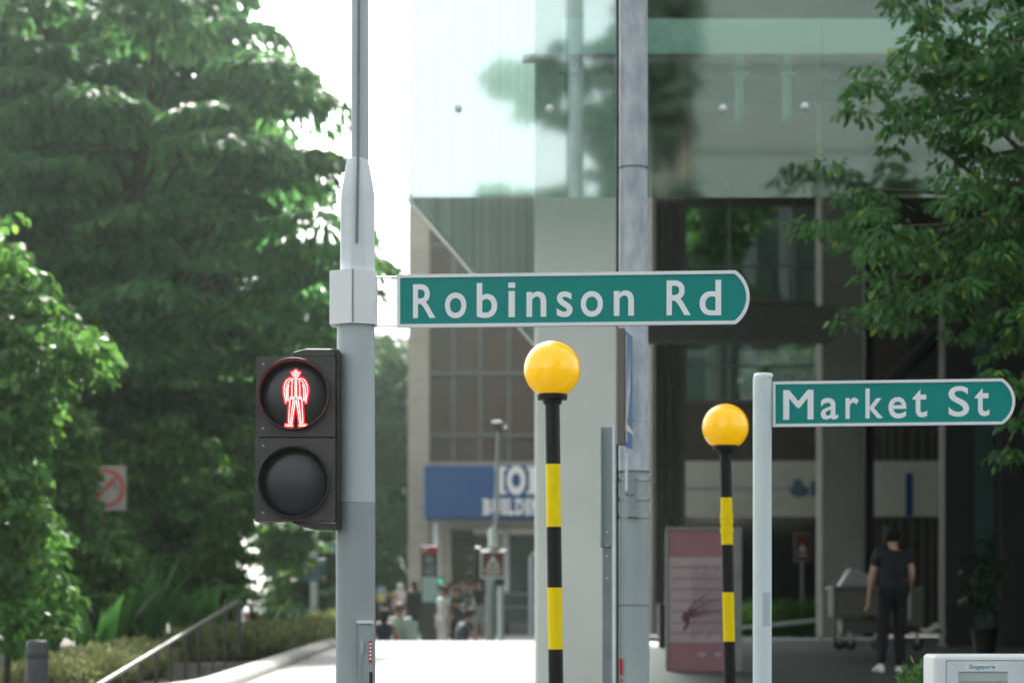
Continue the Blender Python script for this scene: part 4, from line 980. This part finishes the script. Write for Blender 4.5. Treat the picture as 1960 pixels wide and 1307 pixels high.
b = MB(); b.bpx(923, 1057, 964, 1102, D-.315, .01); b.build('panel', M['brown'], br)
b = MB(); a1, a2, a3 = W(931, 1085, D-.325), W(956, 1085, D-.325), W(943.5, 1062, D-.325); b.add([a1, a2, a3], [(0, 1, 2)]); b.bpx(927, 1089, 960, 1092, D-.325, .004); b.bpx(931, 1095, 956, 1098, D-.325, .004); b.build('marking', M['white'], br)
b = MB(); c2 = W(943.5, 1079, D-.335); b.ball(c2, (.07, .005, .04)); b.build('pictogram', M['charcoal'], br)

D = 66
fp = thing('far_sign_post', (xr(601, D), D, 1), 'distant pale post seen under the pedestrian signal', 'post')
b = MB(); b.lathe((xr(601, D), D), [(.095, .9), (.085, 4.4)], 16); b.build('shaft', M['pole'], fp)
b = MB(); b.lathe((xr(601.5, D), D), [(.115, zf(1058, D)), (.115, zf(1038, D))], 16); b.build('white_band', M['white'], fp)
bs = thing('information_sign', W(603, 1090, D-.15), 'small square blue sign with an orange emblem on the distant post', 'sign')
b = MB(); b.bpx(581, 1069, 624, 1112, D-.15, .04); b.build('panel', mat('slate_blue', (.045, .14, .19), .5), bs, .02)
b = MB(); cpx = [(584, 1077), (590, 1072), (597, 1070), (603, 1072), (608, 1074), (608, 1080), (602, 1083), (596, 1085), (589, 1082)]
b.prism([((p[0]-980)/F*(D-.16), CZ+(HY-p[1])/F*(D-.16)) for p in cpx], D-.165, D-.155); b.build('emblem', mat('orange', (.75, .30, .02), .5), bs)
b = MB(); pxtext(b, 'P', 613, 1074, 620, 1084, D-.16, .01, .01)
for py, x0, x1 in ((1090, 592, 612), (1095, 594, 610), (1103, 590, 614), (1107, 596, 610)): b.bpx(x0, py, x1, py+1.6, D-.165, .005)
b.build('small_print', mat('pale_blue_ink', (.28, .42, .48), .5), bs)
b = MB(); b.bpx(584, 1089, 587, 1096, D-.166, .004); b.bpx(618, 1104, 623, 1107, D-.166, .004); b.build('yellow_marks', M['yband'], bs)
cs = thing('street_name_sign', W(640, 1048, D), 'tiny distant green street sign beginning with C, beside the signal pole', 'street sign')
b = MB(); b.bpx(614, 1038, 700, 1057, D, .04); b.build('border', M['white'], cs)
b = MB(); b.bpx(616, 1040, 698, 1055, D-.01, .008); b.build('panel', M['green'], cs)
b = MB(); pxtext(b, 'C', 619, 1042, 629, 1054, D-.01, .02, .005); pxtext(b, 'e', 631, 1045, 639, 1054, D-.01, .02, .005); pxtext(b, 'c', 641, 1045, 648, 1054, D-.01, .02, .005); b.build('lettering', M['letter'], cs)

D = 74
nb = thing('notice_board', (xr(729, D), D, 1.05), 'small pale blue notice with a yellow spot beside the signal pole', 'sign')
b = MB(); b.bpx(721, 1122, 738, 1150, D, .03); b.build('panel', mat('pale_blue_panel', (.45, .58, .72), .5), nb)
b = MB(); b.ball(W(729.5, 1144, D-.01), (.10, .01, .09)); b.build('yellow_spot', M['yband'], nb)
b = MB(); b.tube([W(729, 1150, D+.03), (xr(729, D), D+.03, 1.05)], .03, 8); b.build('post', M['frame'], nb)
gl_ = thing('crossing_light', (xr(842, 76), 76, 1.08), 'tiny distant signal lit green to the right of the totem', 'signal')
b = MB(); b.bpx(838, 1104, 849, 1128, 76, .2); b.build('housing', M['bband'], gl_, .02)
b = MB(); b.bpx(839, 1108, 847, 1117, 75.98, .02); b.build('green_lamp', emis('green_lamp', (.1, .7, .4), .35), gl_)
b = MB(); b.tube([W(842, 1128, 76.1), (xr(842, 76.1), 76.1, 1.08)], .05, 8); b.build('post', M['frame'], gl_)
D = 79
gp = thing('glass_barrier_post', (xr(1019, D), D, 1.08), 'rounded grey frame post at the right of the bank shopfront', 'post')
b = MB(); b.tube([(xr(1016, D), D, 1.0), (xr(1016, D), D, zf(1066, D)), (xr(1020, D), D, zf(1060, D)), (xr(1040, D), D, zf(1060, D))], .06, 10); b.build('frame_tube', M['pole'], gp)
pk = MB()
hd = thing('hedge', (xr(735, 84), 84, 1.0), 'low dark red planter hedge with a yellow rail behind the seated people', 'hedge')
b = MB(); b.bpx(700, 1134, 765, 1139, 85, .05); b.build('yellow_rail', mat('yellow_green_rail', (.45, .55, .05), .5), hd)
P = np.stack([rng.uniform(xr(690, 84), xr(790, 84), 5000), rng.uniform(83.5, 84.5, 5000), rng.uniform(1.0, zf(1148, 84), 5000)], 1); n = 5000
leaves_obj('foliage', P, rng.normal(0, 1, (n, 3)), rng.normal(0, 1, (n, 3)), rng.uniform(.08, .16, n), rng.uniform(.04, .08, n), leafmat('red_leaf', (.05, .02, .015), (.09, .03, .025), (.10, .12, .03)), hd)

# parked car glimpsed through the gap
D = 80
def car(X, Y, z0):
    t = thing('parked_car', (X, Y, z0), 'white parked car glimpsed through the gap in the foliage', 'car')
    def sec(y, pts): return [(X+x, Y+y, z0+z) for x, z in pts]
    def shp(w0, zs, w1, zt): return [(-w0, .28), (w0, .28), (w0*1.02, zs*.6), (w0, zs), (w1, zt), (-w1, zt), (-w0, zs), (-w0*1.02, zs*.6)]
    b = MB(); b.rings([sec(0, shp(.80, .80, .78, .82)), sec(.12, shp(.87, .92, .82, .98)), sec(.7, shp(.88, .94, .83, 1.02)), sec(3.0, shp(.88, .90, .83, .95)), sec(4.1, shp(.85, .78, .80, .84)), sec(4.35, shp(.76, .6, .7, .66))], 0, True, True); b.build('body', M['white'], t)
    b = MB(); b.rings([sec(.35, [(-.72, 1.0), (.72, 1.0), (.58, 1.04), (-.58, 1.04)]), sec(.8, [(-.76, 1.0), (.76, 1.0), (.58, 1.44), (-.58, 1.44)]), sec(1.9, [(-.76, .95), (.76, .95), (.58, 1.46), (-.58, 1.46)]), sec(2.9, [(-.74, .93), (.74, .93), (.60, .98), (-.60, .98)])], 0, True, True); b.build('glazing', M['lens'], t)
    b = MB(); b.box(X-.56, X+.56, Y+.78, Y+1.95, z0+1.455, z0+1.49); b.build('roof', M['white'], t, .02)
    for sx in (-1, 1):
        b = MB(); b.box(X+sx*.66-.15, X+sx*.66+.15, Y-.02, Y+.06, z0+.68, z0+.86); b.build('tail_light', M['reds'], t, .02)
        for yy in (.75, 3.5):
            b = MB(); b.rings([[(X+sx*q, Y+yy+r_*math.cos(2*PI*k/24), z0+.31+r_*math.sin(2*PI*k/24)) for k in range(24)] for r_, q in ((.30, .66), (.31, .70), (.31, .84), (.28, .87))], 0); wq = b.build('wheel', M['black'], t)
            b = MB(); b.rings([[(X+sx*q, Y+yy+r_*math.cos(2*PI*k/16), z0+.31+r_*math.sin(2*PI*k/16)) for k in range(16)] for r_, q in ((.19, .872), (.05, .885))], 0); b.build('rim', M['steel'], wq)
    b = MB(); b.box(X-.26, X+.26, Y-.03, Y, z0+.5, z0+.61); b.build('number_plate', M['cream'], t)
car(xr(512, D), D, .97)


# ------------------------------------------------------------------ people
SK = mat('skin', (.42, .25, .17), .6, var=.04); SKD = mat('skin_tan', (.30, .17, .11), .6, var=.04)
HB = mat('black_hair', (.012, .010, .009), .7, var=.2, spec=.2)
def cloth(name, c): return mat(name, c, .85, var=.1, scale=9, bump=.1, bscale=60)
def skin_mesh(name, joints, edges, radii, m, parent, root=0, sub=1):
    me = bpy.data.meshes.new(name); me.from_pydata(joints, edges, []); me.materials.append(m)
    o = bpy.data.objects.new(name, me); sc.collection.objects.link(o); o.parent = parent
    md = o.modifiers.new('skin', 'SKIN'); md.use_smooth_shade = True
    me.skin_vertices.new() if hasattr(me.skin_vertices, 'new') and not me.skin_vertices else None
    for i, r in enumerate(radii):
        me.skin_vertices[0].data[i].radius = (r, r) if not hasattr(r, '__len__') else r
        me.skin_vertices[0].data[i].use_root = (i == root)
    ss = o.modifiers.new('sub', 'SUBSURF'); ss.levels = sub; ss.render_levels = sub
    return o
def person(loc, label, H=1.68, rot=0, pose=None, top=None, bottom=None, sleeve='short', hair=HB, hairlen=0, shoes=None, skin=SK, skirt=None, dress=None, headwear=None, group=None, fingers=False, slim=1.0, bag=None, bun=False):
    """local frame: x right, -y towards the photograph, feet at z 0; rot turns the person about z"""
    t = thing('person', loc, label, 'person', group); t.rotation_euler = (0, 0, rot)
    k = H/1.72
    J = dict(pel=(0, 0, .96), wai=(0, 0, 1.10), che=(0, 0, 1.30), nek=(0, .01, 1.455), hed=(0, -.005, 1.53), cro=(0, .0, 1.66), nb=(0, .012, 1.42),
             sl=(-.165, 0, 1.40), el=(-.215, .02, 1.13), wl=(-.235, -.03, .89), hl=(-.238, -.05, .81),
             sr=(.165, 0, 1.40), er=(.215, .02, 1.13), wr=(.235, -.03, .89), hr=(.238, -.05, .81),
             pl=(-.085, 0, .92), kl=(-.095, -.01, .50), al=(-.10, .03, .09), tl=(-.11, -.13, .03),
             pr=(.085, 0, .92), kr=(.095, -.01, .50), ar=(.10, .03, .09), tr=(.11, -.13, .03))
    if pose: J.update(pose)
    J = {a: tuple(c*k for c in v) for a, v in J.items()}
    names = list(J); ix = {a: i for i, a in enumerate(names)}
    R = dict(pel=.10, wai=.09, che=.105, nek=.050, nb=.06, hed=.072, cro=.078, sl=.055, el=.043, wl=.028, hl=.03, sr=.055, er=.043, wr=.028, hr=.03,
             pl=.088, kl=.058, al=.038, tl=.03, pr=.088, kr=.058, ar=.038, tr=.03)
    R = {a: v*k*(slim if a in ('pel', 'wai', 'che') else 1) for a, v in R.items()}
    E = [('pel', 'wai'), ('wai', 'che'), ('che', 'nb'), ('nb', 'nek'), ('nek', 'hed'), ('hed', 'cro'), ('che', 'sl'), ('sl', 'el'), ('el', 'wl'), ('wl', 'hl'), ('che', 'sr'), ('sr', 'er'), ('er', 'wr'), ('wr', 'hr'),
         ('pel', 'pl'), ('pl', 'kl'), ('kl', 'al'), ('al', 'tl'), ('pel', 'pr'), ('pr', 'kr'), ('kr', 'ar'), ('ar', 'tr')]
    V = [J[a] for a in names]; RR = [R[a] for a in names]; EE = [(ix[a], ix[c]) for a, c in E]
    for sd_, hnd, wr_ in ((-1, 'hl', 'wl'), (1, 'hr', 'wr')):            # four fingers and a thumb on each hand
        h = Vector(J[hnd]); d = (h-Vector(J[wr_])).normalized(); side = d.cross(Vector((1, 0, 0))).normalized()
        for q, (off, ln) in enumerate(((-.027, .062), (-.009, .072), (.009, .068), (.027, .052))):
            a = h+side*off*k+d*.012*k; c = a+d*ln*.5*k; e_ = a+d*ln*k+Vector((-sd_*.018*k, 0, 0))
            n0 = len(V); V += [tuple(a), tuple(c), tuple(e_)]; RR += [.0095*k, .0085*k, .007*k]; EE += [(ix[hnd], n0), (n0, n0+1), (n0+1, n0+2)]
        a = h-d*.03*k+side*-.035*k; c = a+d*.04*k-side*.012*k
        n0 = len(V); V += [tuple(a), tuple(c)]; RR += [.011*k, .009*k]; EE += [(ix[hnd], n0), (n0, n0+1)]
    body = skin_mesh('body', V, EE, RR, skin, t, ix['pel'])
    hc = (Vector(J['hed'])+Vector(J['cro']))/2; ax = (Vector(J['cro'])-Vector(J['hed'])).normalized()
    rotm = Vector((0, 0, 1)).rotation_difference(ax).to_matrix()
    # face and ears
    b = MB(); b.ball(hc+rotm @ Vector((0, -.088*k, -.02*k)), (.012*k, .018*k, .02*k), 0, 8, 6)
    for sx in (-1, 1): b.ball(hc+rotm @ Vector((sx*.084*k, .005*k, -.015*k)), (.012*k, .02*k, .03*k), 0, 8, 6)
    f = b.build('face', skin, body)
    f.location = (0, 0, 0); 
    me = f.data; me.transform(Matrix.Translation(Vector(loc)))
    b = MB()
    for sx in (-1, 1): b.ball(hc+rotm @ Vector((sx*.032*k, -.08*k, .0)), (.011*k, .006*k, .006*k), 0, 8, 6)
    b.ball(hc+rotm @ Vector((0, -.08*k, -.055*k)), (.022*k, .006*k, .005*k), 0, 8, 6)
    ey = b.build('eyes_and_mouth', M['brown'], body); ey.data.transform(Matrix.Translation(Vector(loc)))
    def part(mb, nm, mm):
        o = mb.build(nm, mm, t); o.data.transform(Matrix.Translation(Vector(loc))); return o
    if hair:
        b = MB(); n = 18; rings_ = []
        for i in range(9):
            u = i/8; th = PI*(.04+.74*u)
            rings_.append([hc+rotm @ Vector((.098*k*math.sin(th)*math.cos(2*PI*q/n), (.103*k*math.sin(th))*math.sin(2*PI*q/n)+.014*k+(.012*k if math.sin(2*PI*q/n) > 0 else 0), .012*k+.108*k*math.cos(th)+(.12*k*u if math.sin(2*PI*q/n) < -.35 else 0)+.004*k*math.sin(5*q+i))) for q in range(n)])
        b.rings(rings_, 0)
        if hairlen:
            b.tube([hc+rotm @ Vector((0, .05*k, .02*k)), hc+rotm @ Vector((0, .075*k, -.12*k)), hc+rotm @ Vector((0, .08*k, -.12*k-hairlen*.6)), hc+rotm @ Vector((0, .07*k, -.12*k-hairlen))], [.08*k, .085*k, .075*k, .03*k], 12)
        if bun: b.ball(hc+rotm @ Vector((0, .10*k, .06*k)), .04*k, 0, 10, 8)
        part(b, 'hair', hair)
    if headwear:
        b = MB(); b.ball(hc+Vector((0, .008*k, .01*k)), (.105*k, .112*k, .125*k), 0, 18, 12)
        nbp = Vector(J['nb']); b.tube([hc+Vector((0, .03*k, -.04*k)), nbp+Vector((0, .02*k, .03*k)), nbp+Vector((0, .02, -.10*k)), nbp+Vector((0, .03, -.28*k))], [.09*k, .11*k, .175*k, .17*k], 16)
        part(b, 'headscarf', headwear)
    def skinpart(nm, keys, edges, rad, mm):
        ii = {a: i for i, a in enumerate(keys)}
        return skin_mesh(nm, [J[a] if a in J else a for a in keys], [(ii[a], ii[c]) for a, c in edges], [r_*k for r_ in rad], mm, t, 0)
    if top:
        mid = lambda a, c, q: tuple(Vector(J[a]).lerp(Vector(J[c]), q))
        J['hem'] = mid('pel', 'wai', -.35) ; J['neckline'] = mid('che', 'nb', .75)
        keys = ['wai', 'hem', 'che', 'neckline', 'sl', 'sr']; ed_ = [('wai', 'hem'), ('wai', 'che'), ('che', 'neckline'), ('che', 'sl'), ('che', 'sr')]; rad = [.132*slim, .142*slim, .152*slim, .072, .078, .078]
        q = {'short': .62, 'long': 1.0, 'none': 0}[sleeve]
        for S in 'lr':
            if q:
                J['c'+S] = mid('s'+S, 'e'+S, q); keys.append('c'+S); ed_.append(('s'+S, 'c'+S)); rad.append(.066 if q < 1 else .055)
            if q == 1: J['d'+S] = mid('e'+S, 'w'+S, .92); keys.append('d'+S); ed_.append(('c'+S, 'd'+S)); rad.append(.04)
        skinpart('top', keys, ed_, rad, top)
    if bottom:
        keys = ['pel', 'pl', 'kl', 'al', 'pr', 'kr', 'ar']; skinpart('trousers', keys, [('pel', 'pl'), ('pl', 'kl'), ('kl', 'al'), ('pel', 'pr'), ('pr', 'kr'), ('kr', 'ar')], [.138, .105, .077, .06, .105, .077, .06], bottom)
    for nm, mm, ztop, zlow, r1 in (('skirt', skirt, 1.06, .42, .25), ('dress', dress, 1.40, .12, .29)):
        if mm:
            b = MB(); n = 24; rr_ = []
            for i in range(8):
                u = i/7; z = (ztop+(zlow-ztop)*u)*k; r_ = ((.13 if nm == 'skirt' else .17)+(r1-.15)*u**1.3)*k*(1 if nm == 'skirt' else (1-.12*math.sin(PI*min(1, u*2.2)) if u < .45 else 1))
                px_ = Vector(J['pel'])*1.0
                rr_.append([(px_.x+r_*(1+.05*u*math.sin(q*1.9))*math.cos(2*PI*q/n), px_.y+r_*.82*(1+.06*u*math.cos(q*2.3))*math.sin(2*PI*q/n), z) for q in range(n)])
            b.rings(rr_, 0); part(b, nm, mm)
            if nm == 'dress':
                for S in 'lr':
                    b = MB(); b.tube([J['s'+S], J['e'+S], tuple(Vector(J['e'+S]).lerp(Vector(J['w'+S]), .9))], [.085*k, .07*k, .055*k], 12); part(b, 'sleeve', mm)
    if shoes:
        for S in 'lr':
            a = Vector(J['a'+S]); tt_ = Vector(J['t'+S]); d = (tt_-a); heel = a-Vector((d.x, d.y, 0)).normalized()*.045*k
            b = MB(); dn = Vector((d.x, d.y, 0)).normalized(); sd2 = Vector((-dn.y, dn.x, 0)); L_ = .25*k; base = Vector((heel.x, heel.y, min(a.z-.075*k, tt_.z-.02*k)))
            rr_ = []
            tilt_ = (tt_.z-.03*k-(a.z-.09*k))/L_
            for i, (u, wd_, ht) in enumerate(((0, .03, .075), (.12, .04, .105), (.35, .042, .10), (.6, .047, .07), (.85, .044, .05), (1.0, .025, .035))):
                c2 = base+dn*L_*u+Vector((0, 0, tilt_*L_*u))
                rr_.append([c2+sd2*wd_*k*math.cos(v_)+Vector((0, 0, ht*k*(.5+.5*math.sin(v_)))) for v_ in [2*PI*q/12 for q in range(12)]])
            b.rings(rr_, 0); part(b, 'shoe', shoes)
    if bag:
        b = MB(); p0 = Vector(J['pel'])+Vector((bag[0]*k, bag[1]*k, bag[2]*k)); b.ball(p0, (.13*k, .06*k, .12*k), 0, 16, 10)
        b.tube([p0+Vector((0, 0, .1*k)), Vector(J['che'])+Vector((0, .14*k, 0)), Vector(J['sr'])+Vector((-.06*k, .02*k, .07*k))], .012*k, 8); part(b, 'shoulder_bag', bag[3])
    return t
C = {n_: cloth(n_, c_) for n_, c_ in dict(black_cloth=(.012, .013, .018), navy_cloth=(.02, .035, .07), mint_cloth=(.36, .50, .44), white_cloth=(.68, .68, .68), pink_cloth=(.60, .34, .34), teal_cloth=(.03, .07, .09), grey_cloth=(.22, .23, .22), beige_cloth=(.45, .33, .25), jet_cloth=(.006, .006, .008), steel_cloth=(.05, .075, .09)).items()}
# walking figure under the colonnade, seen from behind
D = 26.3; z0 = .93+.25*(D-20.5)/24.5
person((xr(1709, D), D, z0+.01), 'person in black t-shirt and trousers with white shoes walking away at right', 1.64, PI,
       dict(hl=(.262, -.16, .80), wl=(.25, -.12, .87), el=(.235, -.03, 1.11), sl=(.165, 0, 1.40), hr=(-.19, -.14, .92), wr=(-.20, -.10, .97), er=(-.215, .02, 1.15), sr=(-.165, 0, 1.40),
            pl=(.085, 0, .92), kl=(.11, -.03, .50), al=(.145, .04, .10), tl=(.17, -.09, .05), pr=(-.085, 0, .92), kr=(-.085, -.06, .51), ar=(-.08, -.05, .08), tr=(-.10, -.20, .03), cro=(.01, -.01, 1.655), hed=(.005, -.01, 1.53)),
       C['black_cloth'], C['jet_cloth'], 'short', HB, 0, C['white_cloth'], SK, bag=(-.05, .13, .03, C['jet_cloth']))
def sit(lean=0.0, **kw):
    d = dict(pel=(0, 0, .10), wai=(0, -.02*1-lean*.3, .26), che=(0, -.03-lean*.8, .44), nb=(0, -.02-lean*1.2, .56), nek=(0, -.03-lean*1.35, .60), hed=(0, -.05-lean*1.7, .66), cro=(0, -.06-lean*2.2, .79),
             sl=(-.17, -.02-lean, .53), el=(-.25, -.08-lean*1.2, .29), wl=(-.22, -.25-lean, .14), hl=(-.2, -.32-lean, .12), sr=(.17, -.02-lean, .53), er=(.25, -.08-lean*1.2, .29), wr=(.22, -.25-lean, .14), hr=(.2, -.32-lean, .12),
             pl=(-.1, -.03, .09), kl=(-.14, -.46, .12), al=(-.14, -.46, -.32), tl=(-.15, -.62, -.37), pr=(.1, -.03, .09), kr=(.14, -.46, .12), ar=(.14, -.46, -.32), tr=(.15, -.62, -.37))
    d.update(kw); return d
D = 48
# a low bench on the sunken side carries the seated people
bn = thing('bench', (xr(830, D), D, .55), 'low stone bench hidden behind the plaza edge under the seated people', 'bench')
b = MB(); b.box(xr(710, D), xr(905, D), D-.25, D+.25, .93, .99); b.build('seat', M['kerb'], bn, .01)
for px in (725, 890):
    b = MB(); b.box(xr(px, D)-.1, xr(px, D)+.1, D-.18, D+.18, .55, .93); b.build('leg', M['kerb'], bn)
person((xr(735, D), D, 1.0), 'person in navy sleeveless top sitting nearest the signal pole', 1.66, PI-.15, sit(.02), C['navy_cloth'], C['beige_cloth'], 'none', HB, .05, C['black_cloth'], SK, bun=False)
person((xr(767, D+.5), D+.5, 1.03), 'grey haired person in mint green shirt sitting with back turned', 1.84, PI+.25, sit(.03), C['mint_cloth'], C['mint_cloth'], 'long', mat('grey_hair', (.10, .09, .09), .6), 0, C['black_cloth'], SK, slim=1.25)
person((xr(880, D), D, .97), 'person in dark navy t-shirt sitting with head bowed right of the totem', 1.72, PI-1.15, sit(.09), C['steel_cloth'], C['steel_cloth'], 'short', HB, 0, C['black_cloth'], SK, slim=1.1)
bgm = MB(); c2 = W(785, 1212, 48.3)
bgth = thing('cloth_bag', (c2.x, c2.y, .99), 'pale mint cloth bag beside the mint shirted person', 'bag')
bgm.ball((c2.x, c2.y, c2.z-.02), (.17, .15, .26)); bgm.ball((c2.x+.07, c2.y, c2.z+.16), (.09, .08, .07)); bgm.build('sack', C['mint_cloth'], bgth)
rb = thing('red_bag', W(758, 1222, 47.6), 'small red bag between the two seated people at left', 'bag')
bgm = MB(); c2 = W(758, 1224, 47.6); bgm.ball(c2, (.05, .05, .09)); bgm.tube([c2+Vector((-.03, 0, .07)), c2+Vector((0, 0, .12)), c2+Vector((.03, 0, .07))], .006, 6); bgm.build('pouch', M['reds'], rb)
zg = lambda D: .55 if D < 53 else min(1.08, .55+.53*(D-53)/15)
def stand(px, D, label, H, rot, **kw):
    person((xr(px, D), D, zg(D)), label, H, rot, kw.pop('pose', None), **kw)
stand(793, 69, 'person in long black dress with long dark hair standing left of the totem', 1.62, PI+.5, dress=C['jet_cloth'], hairlen=.38, shoes=C['black_cloth'])
stand(766, 71, 'person in white headscarf and pink top standing behind the seated group', 1.58, .4, top=C['pink_cloth'], sleeve='long', dress=None, skirt=C['white_cloth'], hair=None, headwear=C['white_cloth'], shoes=C['black_cloth'])
stand(849, 57, 'person in white t-shirt standing just right of the totem', 1.70, -.9, top=C['white_cloth'], bottom=C['white_cloth'], shoes=C['black_cloth'], slim=.95)
stand(863, 70, 'person in pale grey top with raised arm behind the white t-shirt', 1.62, .9, top=C['grey_cloth'], sleeve='long', bottom=C['grey_cloth'], hairlen=.2, shoes=C['black_cloth'], skin=SKD, pose=dict(er=(.30, -.15, 1.38), wr=(.40, -.30, 1.42), hr=(.43, -.37, 1.43)))
stand(885, 72, 'person in dark teal shirt standing behind the bowed sitter', 1.74, .1, top=C['teal_cloth'], bottom=C['teal_cloth'], sleeve='long', shoes=C['black_cloth'])
stand(875, 58, 'person in black top holding a phone behind the bowed sitter', 1.66, -.3, top=C['black_cloth'], bottom=C['black_cloth'], sleeve='long', shoes=C['black_cloth'], hairlen=.1, slim=1.15, pose=dict(er=(.25, -.06, 1.15), wr=(.14, -.28, 1.22), hr=(.10, -.34, 1.26)))
ph = thing('phone', W(886, 1161, 57.6), 'pale phone held up by the person in the black top', 'phone')
b = MB(); b.bpx(883, 1155, 890, 1169, 57.55, .01); b.build('case', M['pole_lt'], ph, .003); b = MB(); b.bpx(884, 1156.5, 889, 1167.5, 57.545, .004); b.build('screen', M['lens'], ph)
stand(917, 68, 'person in black top and long grey skirt left of the distant post', 1.64, -.2, top=C['black_cloth'], skirt=C['grey_cloth'], shoes=C['black_cloth'], hairlen=.2)
stand(905, 73, 'person in beige top behind the distant traffic light', 1.66, .3, top=C['white_cloth'], bottom=C['grey_cloth'], shoes=C['black_cloth'], sleeve='long')
stand(894, 76, 'person in brown clothing at the bank doorway', 1.70, .2, top=C['beige_cloth'], bottom=C['beige_cloth'], shoes=C['black_cloth'], sleeve='long')


# ------------------------------------------------------------------ haze volume added to imitate lens glare at the upper left
hz = MB(); hz.box(-205, 205, -65, 435, -1, 50)
hm = bpy.data.materials.new('glare_haze'); hm.use_nodes = True; t_ = hm.node_tree; t_.nodes.remove(t_.nodes['Principled BSDF'])
pv = t_.nodes.new('ShaderNodeVolumePrincipled'); pv.inputs['Color'].default_value = (.80, 1, .92, 1); pv.inputs['Density'].default_value = .00040; pv.inputs['Anisotropy'].default_value = .88
t_.links.new(pv.outputs[0], t_.nodes['Material Output'].inputs['Volume'])
ho = hz.build('glare_haze', hm); ho['kind'] = 'stuff'
